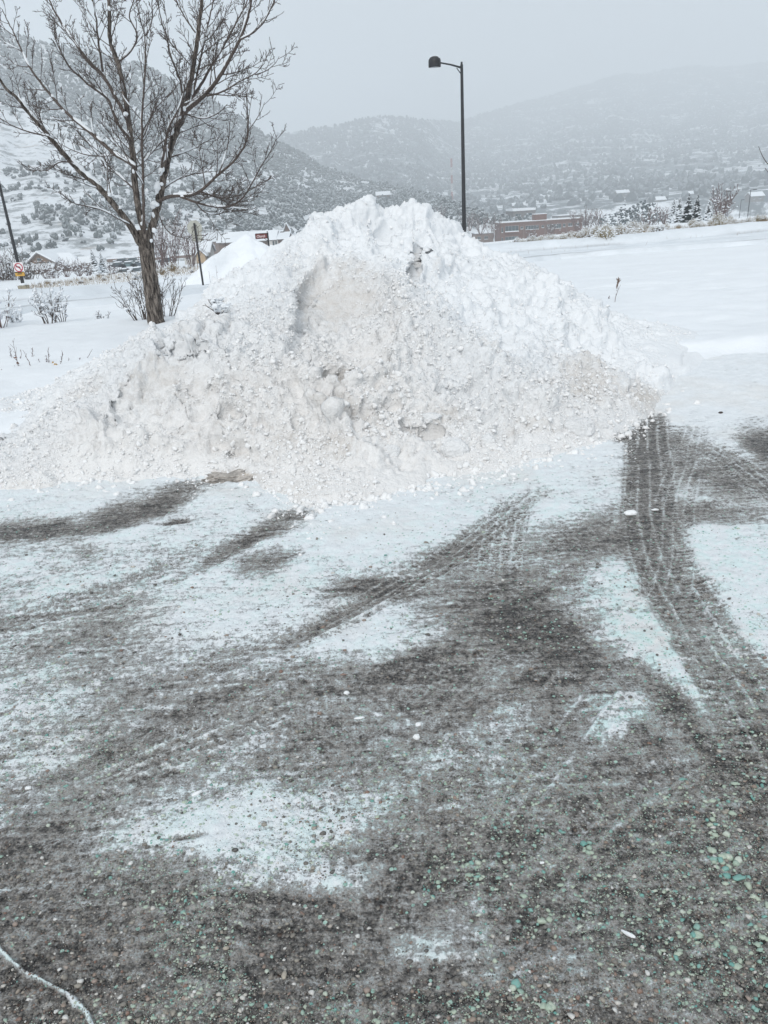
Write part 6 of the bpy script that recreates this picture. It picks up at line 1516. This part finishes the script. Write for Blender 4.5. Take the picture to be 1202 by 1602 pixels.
for k, (px, py, d, H, lab) in enumerate([(752, 366, 330, 8, 'hazy bare tree left of the brick building, behind the low brown one'), (772, 372, 320, 8.5, 'hazy bare tree at the left corner of the brick building'), (735, 360, 360, 8, 'hazy bare tree just right of the lamp post'), (905, 366, 260, 7.5, 'brown bare tree at the right end of the brick building'), (920, 364, 255, 7, 'brown bare tree, second right of the brick building'), (936, 362, 250, 6, 'brown bare tree left of the frosted evergreens'), (1012, 362, 190, 5.5, 'tan bare tree in front of the frosted evergreens'), (862, 372, 300, 5.5, 'small bare tree in front of the brick building windows'), (832, 378, 300, 5.5, 'small bare tree in front of the brick building centre'), (1040, 350, 200, 4.0, 'brownish bare tree left of the spruces'), (690, 345, 420, 8, 'hazy bare tree between heap and lamp post'), (1122, 345, 130, 5.0, 'bare leaning young tree right of the spruces')]):
    bare(px, py, d, H, 90 + k, lab, n=14, lean=.6, r=.09, rmin=.032, level=1, snow=30, snow_s=.16)
bare(1128, 344, 118, 3.0, 60, 'small pinkish young tree in front of the left distant lamp post', n=10, lean=.8, r=.03, rmin=.014, snow=30, snow_s=.08)
# rabbitbrush along the crest at the right, snow-laden
def brush_proto(seed, H, W, n, tone):
    rng = np.random.default_rng(seed); mb = MB(); pts = []
    for k in range(n):
        a = rng.uniform(0, 2*math.pi); q = rng.uniform(0, 1) ** .6; ex, ey = math.cos(a) * q * W / 2, math.sin(a) * q * W / 2; z = H * (1 - .45 * q * q) * rng.uniform(.75, 1.1)
        P = np.array([[ex * .12, ey * .12, -.05], [ex * .45, ey * .45, z * .5], [ex * .85, ey * .85, z * .85], [ex, ey, z]]); mb.tube(P, [.013, .012, .010, .006], 3, cap=False); pts.append(P[-1]); 
        if rng.uniform() < .6: pts.append(P[2])
    v, f, _ = scatter(np.array(pts), (rng.uniform(.012, .042, (len(pts), 1)) * np.array([1.2, 1.2, .8])), sub=0, rough=.4, seed=seed); sn = MB(); sn.add(v, f)
    return mb, sn
M_RAB = [plain('rabbitbrush stems', (0.32, 0.25, 0.16), .9, .3, 6), plain('tan grass stems', (0.34, 0.28, 0.17), .9, .3, 6), plain('grey brush stems', (0.13, 0.11, 0.10), .9, .3, 6)]
protos = []
for k, (H, W, n, mi) in enumerate([(.8, 1.3, 110, 0), (.65, 1.2, 90, 0), (.9, 1.2, 130, 1), (.55, 1.0, 70, 2)]):
    mb, sn = brush_proto(200 + k, H, W, n, 0); protos.append((mb, sn, M_RAB[mi]))
made = {}
def put_brush(px, py, k, sc, label, d=None, rz=0.0, group='snowy rabbitbrush along the crest of the bank'):
    b = hit(px, py, 20, 90) if d is None else at(px, py, d); b[2] = float(terrain(b[0], b[1])) + .05
    if k not in made:
        root = empty('rabbitbrush', (0, 0, 0), label, 'brush', group); mb, sn, mt = protos[k]
        mb.build('branches', mt, root, smooth=True); sn.build('snow_cover', M_SNOWLOAD, root); made[k] = root
    else:
        root = copy_tree(made[k]); root['label'] = label; root['group'] = group
    root.location = V(b); root.rotation_euler = (0, 0, rz); root.scale = (sc, sc, sc)
    return root
HERO = [(945, 389, 2, 1.15, 'biggest olive-tan grass-like clump at the front of the brushy bank'), (888, 388, 3, .8, 'isolated dark-bottomed brush left of the big olive clump'), (998, 382, 0, .9, 'dark-based brush right of the big olive clump'), (1030, 371, 3, 1.15, 'rounded dark-centred brush alone below the spruces'), (1122, 357, 2, 1.0, 'olive-brown brush below the left distant lamp post'), (1195, 356, 3, .5, 'sparse small brush near the right edge of the bank'), (808, 397, 1, .7, 'low brush nearest the snow heap on the brushy bank'), (1092, 381, 3, .25, 'tiny tuft poking through the smooth snow in front of the bank')]
for k, (a, b_, c_, d_, lab) in enumerate(HERO): put_brush(a, b_, c_, d_, lab, rz=k * 1.3)
rb = np.random.default_rng(19)
mass_lab = 'one of the many alike snow-capped rabbitbrushes massed along the crest of the right bank'
for k in range(125):
    px = rb.uniform(782, 1205); u = rb.uniform(0, 1)
    crest = np.interp(px, [780, 860, 940, 1000, 1060, 1120, 1202], [385, 374, 368, 361, 358, 352, 344]); low = np.interp(px, [780, 860, 940, 1000, 1060, 1120, 1202], [394, 385, 384, 376, 366, 360, 352])
    py = crest + (low - crest) * u
    sc = rb.uniform(.55, 1.1) * (.72 if px < 900 else .95 if px < 1010 else .62)
    put_brush(px, py, int(rb.choice([0, 0, 1, 1, 2, 3])), sc, mass_lab, rz=rb.uniform(0, 6))
# left crest: sparse pale brush
left_lab = 'one of the many alike low pale brushes dotted along the left crest beyond the road'
for k in range(34):
    px = rb.uniform(45, 330); py = np.interp(px, [45, 130, 200, 330], [449, 436, 427, 417]) + rb.uniform(-1, 10)
    put_brush(px, py, int(rb.choice([1, 3, 3])), rb.uniform(.25, .5), left_lab, rz=rb.uniform(0, 6), group='low pale brush along the left crest')
for px, py, s_, lab in [(272, 427, .9, 'large frosted brush right of the trunk at the crest'), (290, 420, .8, 'frosted brush at the crest left of the octagonal sign post'), (255, 432, .7, 'frosted brush touching the right side of the trunk at the crest'), (213, 440, .5, 'low dark brush left of the trunk at the crest')]:
    put_brush(px, py, 0 if s_ > .6 else 3, s_, lab, group='low pale brush along the left crest')
# dry grass blades through the snow on both crests
def dry_grass():
    rng = np.random.default_rng(4); n = 9000; mb_v = []; mb_f = []
    px = np.r_[rng.uniform(780, 1210, n * 2 // 3), rng.uniform(30, 340, n // 3)]
    lo = np.interp(px, [30, 130, 200, 340, 780, 860, 940, 1060, 1202], [452, 438, 430, 416, 388, 377, 371, 360, 346]); py = lo + np.abs(rng.normal(0, 8, len(px)))
    P = []
    for a, b_ in zip(px, py):
        P.append(hit(a, b_, 25, 80))
    P = np.array(P); h = rng.uniform(.08, .38, len(P)); a = rng.uniform(0, 2*math.pi, len(P)); w_ = .012
    d_ = np.stack([np.cos(a), np.sin(a), 0*a], 1); ln = rng.normal(0, .1, (len(P), 2))
    base = P + [0, 0, .05]; tip = base + np.c_[ln, h]
    v = np.stack([base - d_*w_, base + d_*w_, base + np.cross(d_, [0, 0, 1])*w_, tip], 1).reshape(-1, 3)
    k = np.arange(len(P)) * 4; f = np.concatenate([np.stack([k, k+1, k+3], 1), np.stack([k+1, k+2, k+3], 1), np.stack([k+2, k, k+3], 1)])
    tag(npmesh('dry_grass', v, f, plain('dry grass', (0.30, 0.24, 0.17), .9, .3, 1), smooth=False), 'dry tan grass blades poking through the snow along the crests', 'grass', kind='stuff')
dry_grass()
# ------------------------------------------------------------------ haze: closed box round the place
def build_haze():
    mb = MB(); mb.box((0, 3200, 315), (14000, 8000, 1170))
    m = bpy.data.materials.new('haze air'); m.use_nodes = True; t = m.node_tree
    for n in list(t.nodes): t.nodes.remove(n)
    out = t.nodes.new('ShaderNodeOutputMaterial'); v = t.nodes.new('ShaderNodeVolumePrincipled')
    v.inputs['Color'].default_value = (0.92, 0.955, 0.985, 1); v.inputs['Density'].default_value = 1 / 1650.0
    v.inputs['Anisotropy'].default_value = 0.0
    t.links.new(v.outputs[0], out.inputs['Volume'])
    o = mb.build('haze', m)
    tag(o, 'pale snowy haze filling the valley air', 'haze', kind='stuff')
build_haze()

for o in bpy.data.objects:
    if o.name.split('.')[0] == 'snow_cover' and o.parent and (o.parent.get('category') in ('shrub', 'brush', 'tree', 'evergreen tree')):
        o['kind'] = 'stuff'
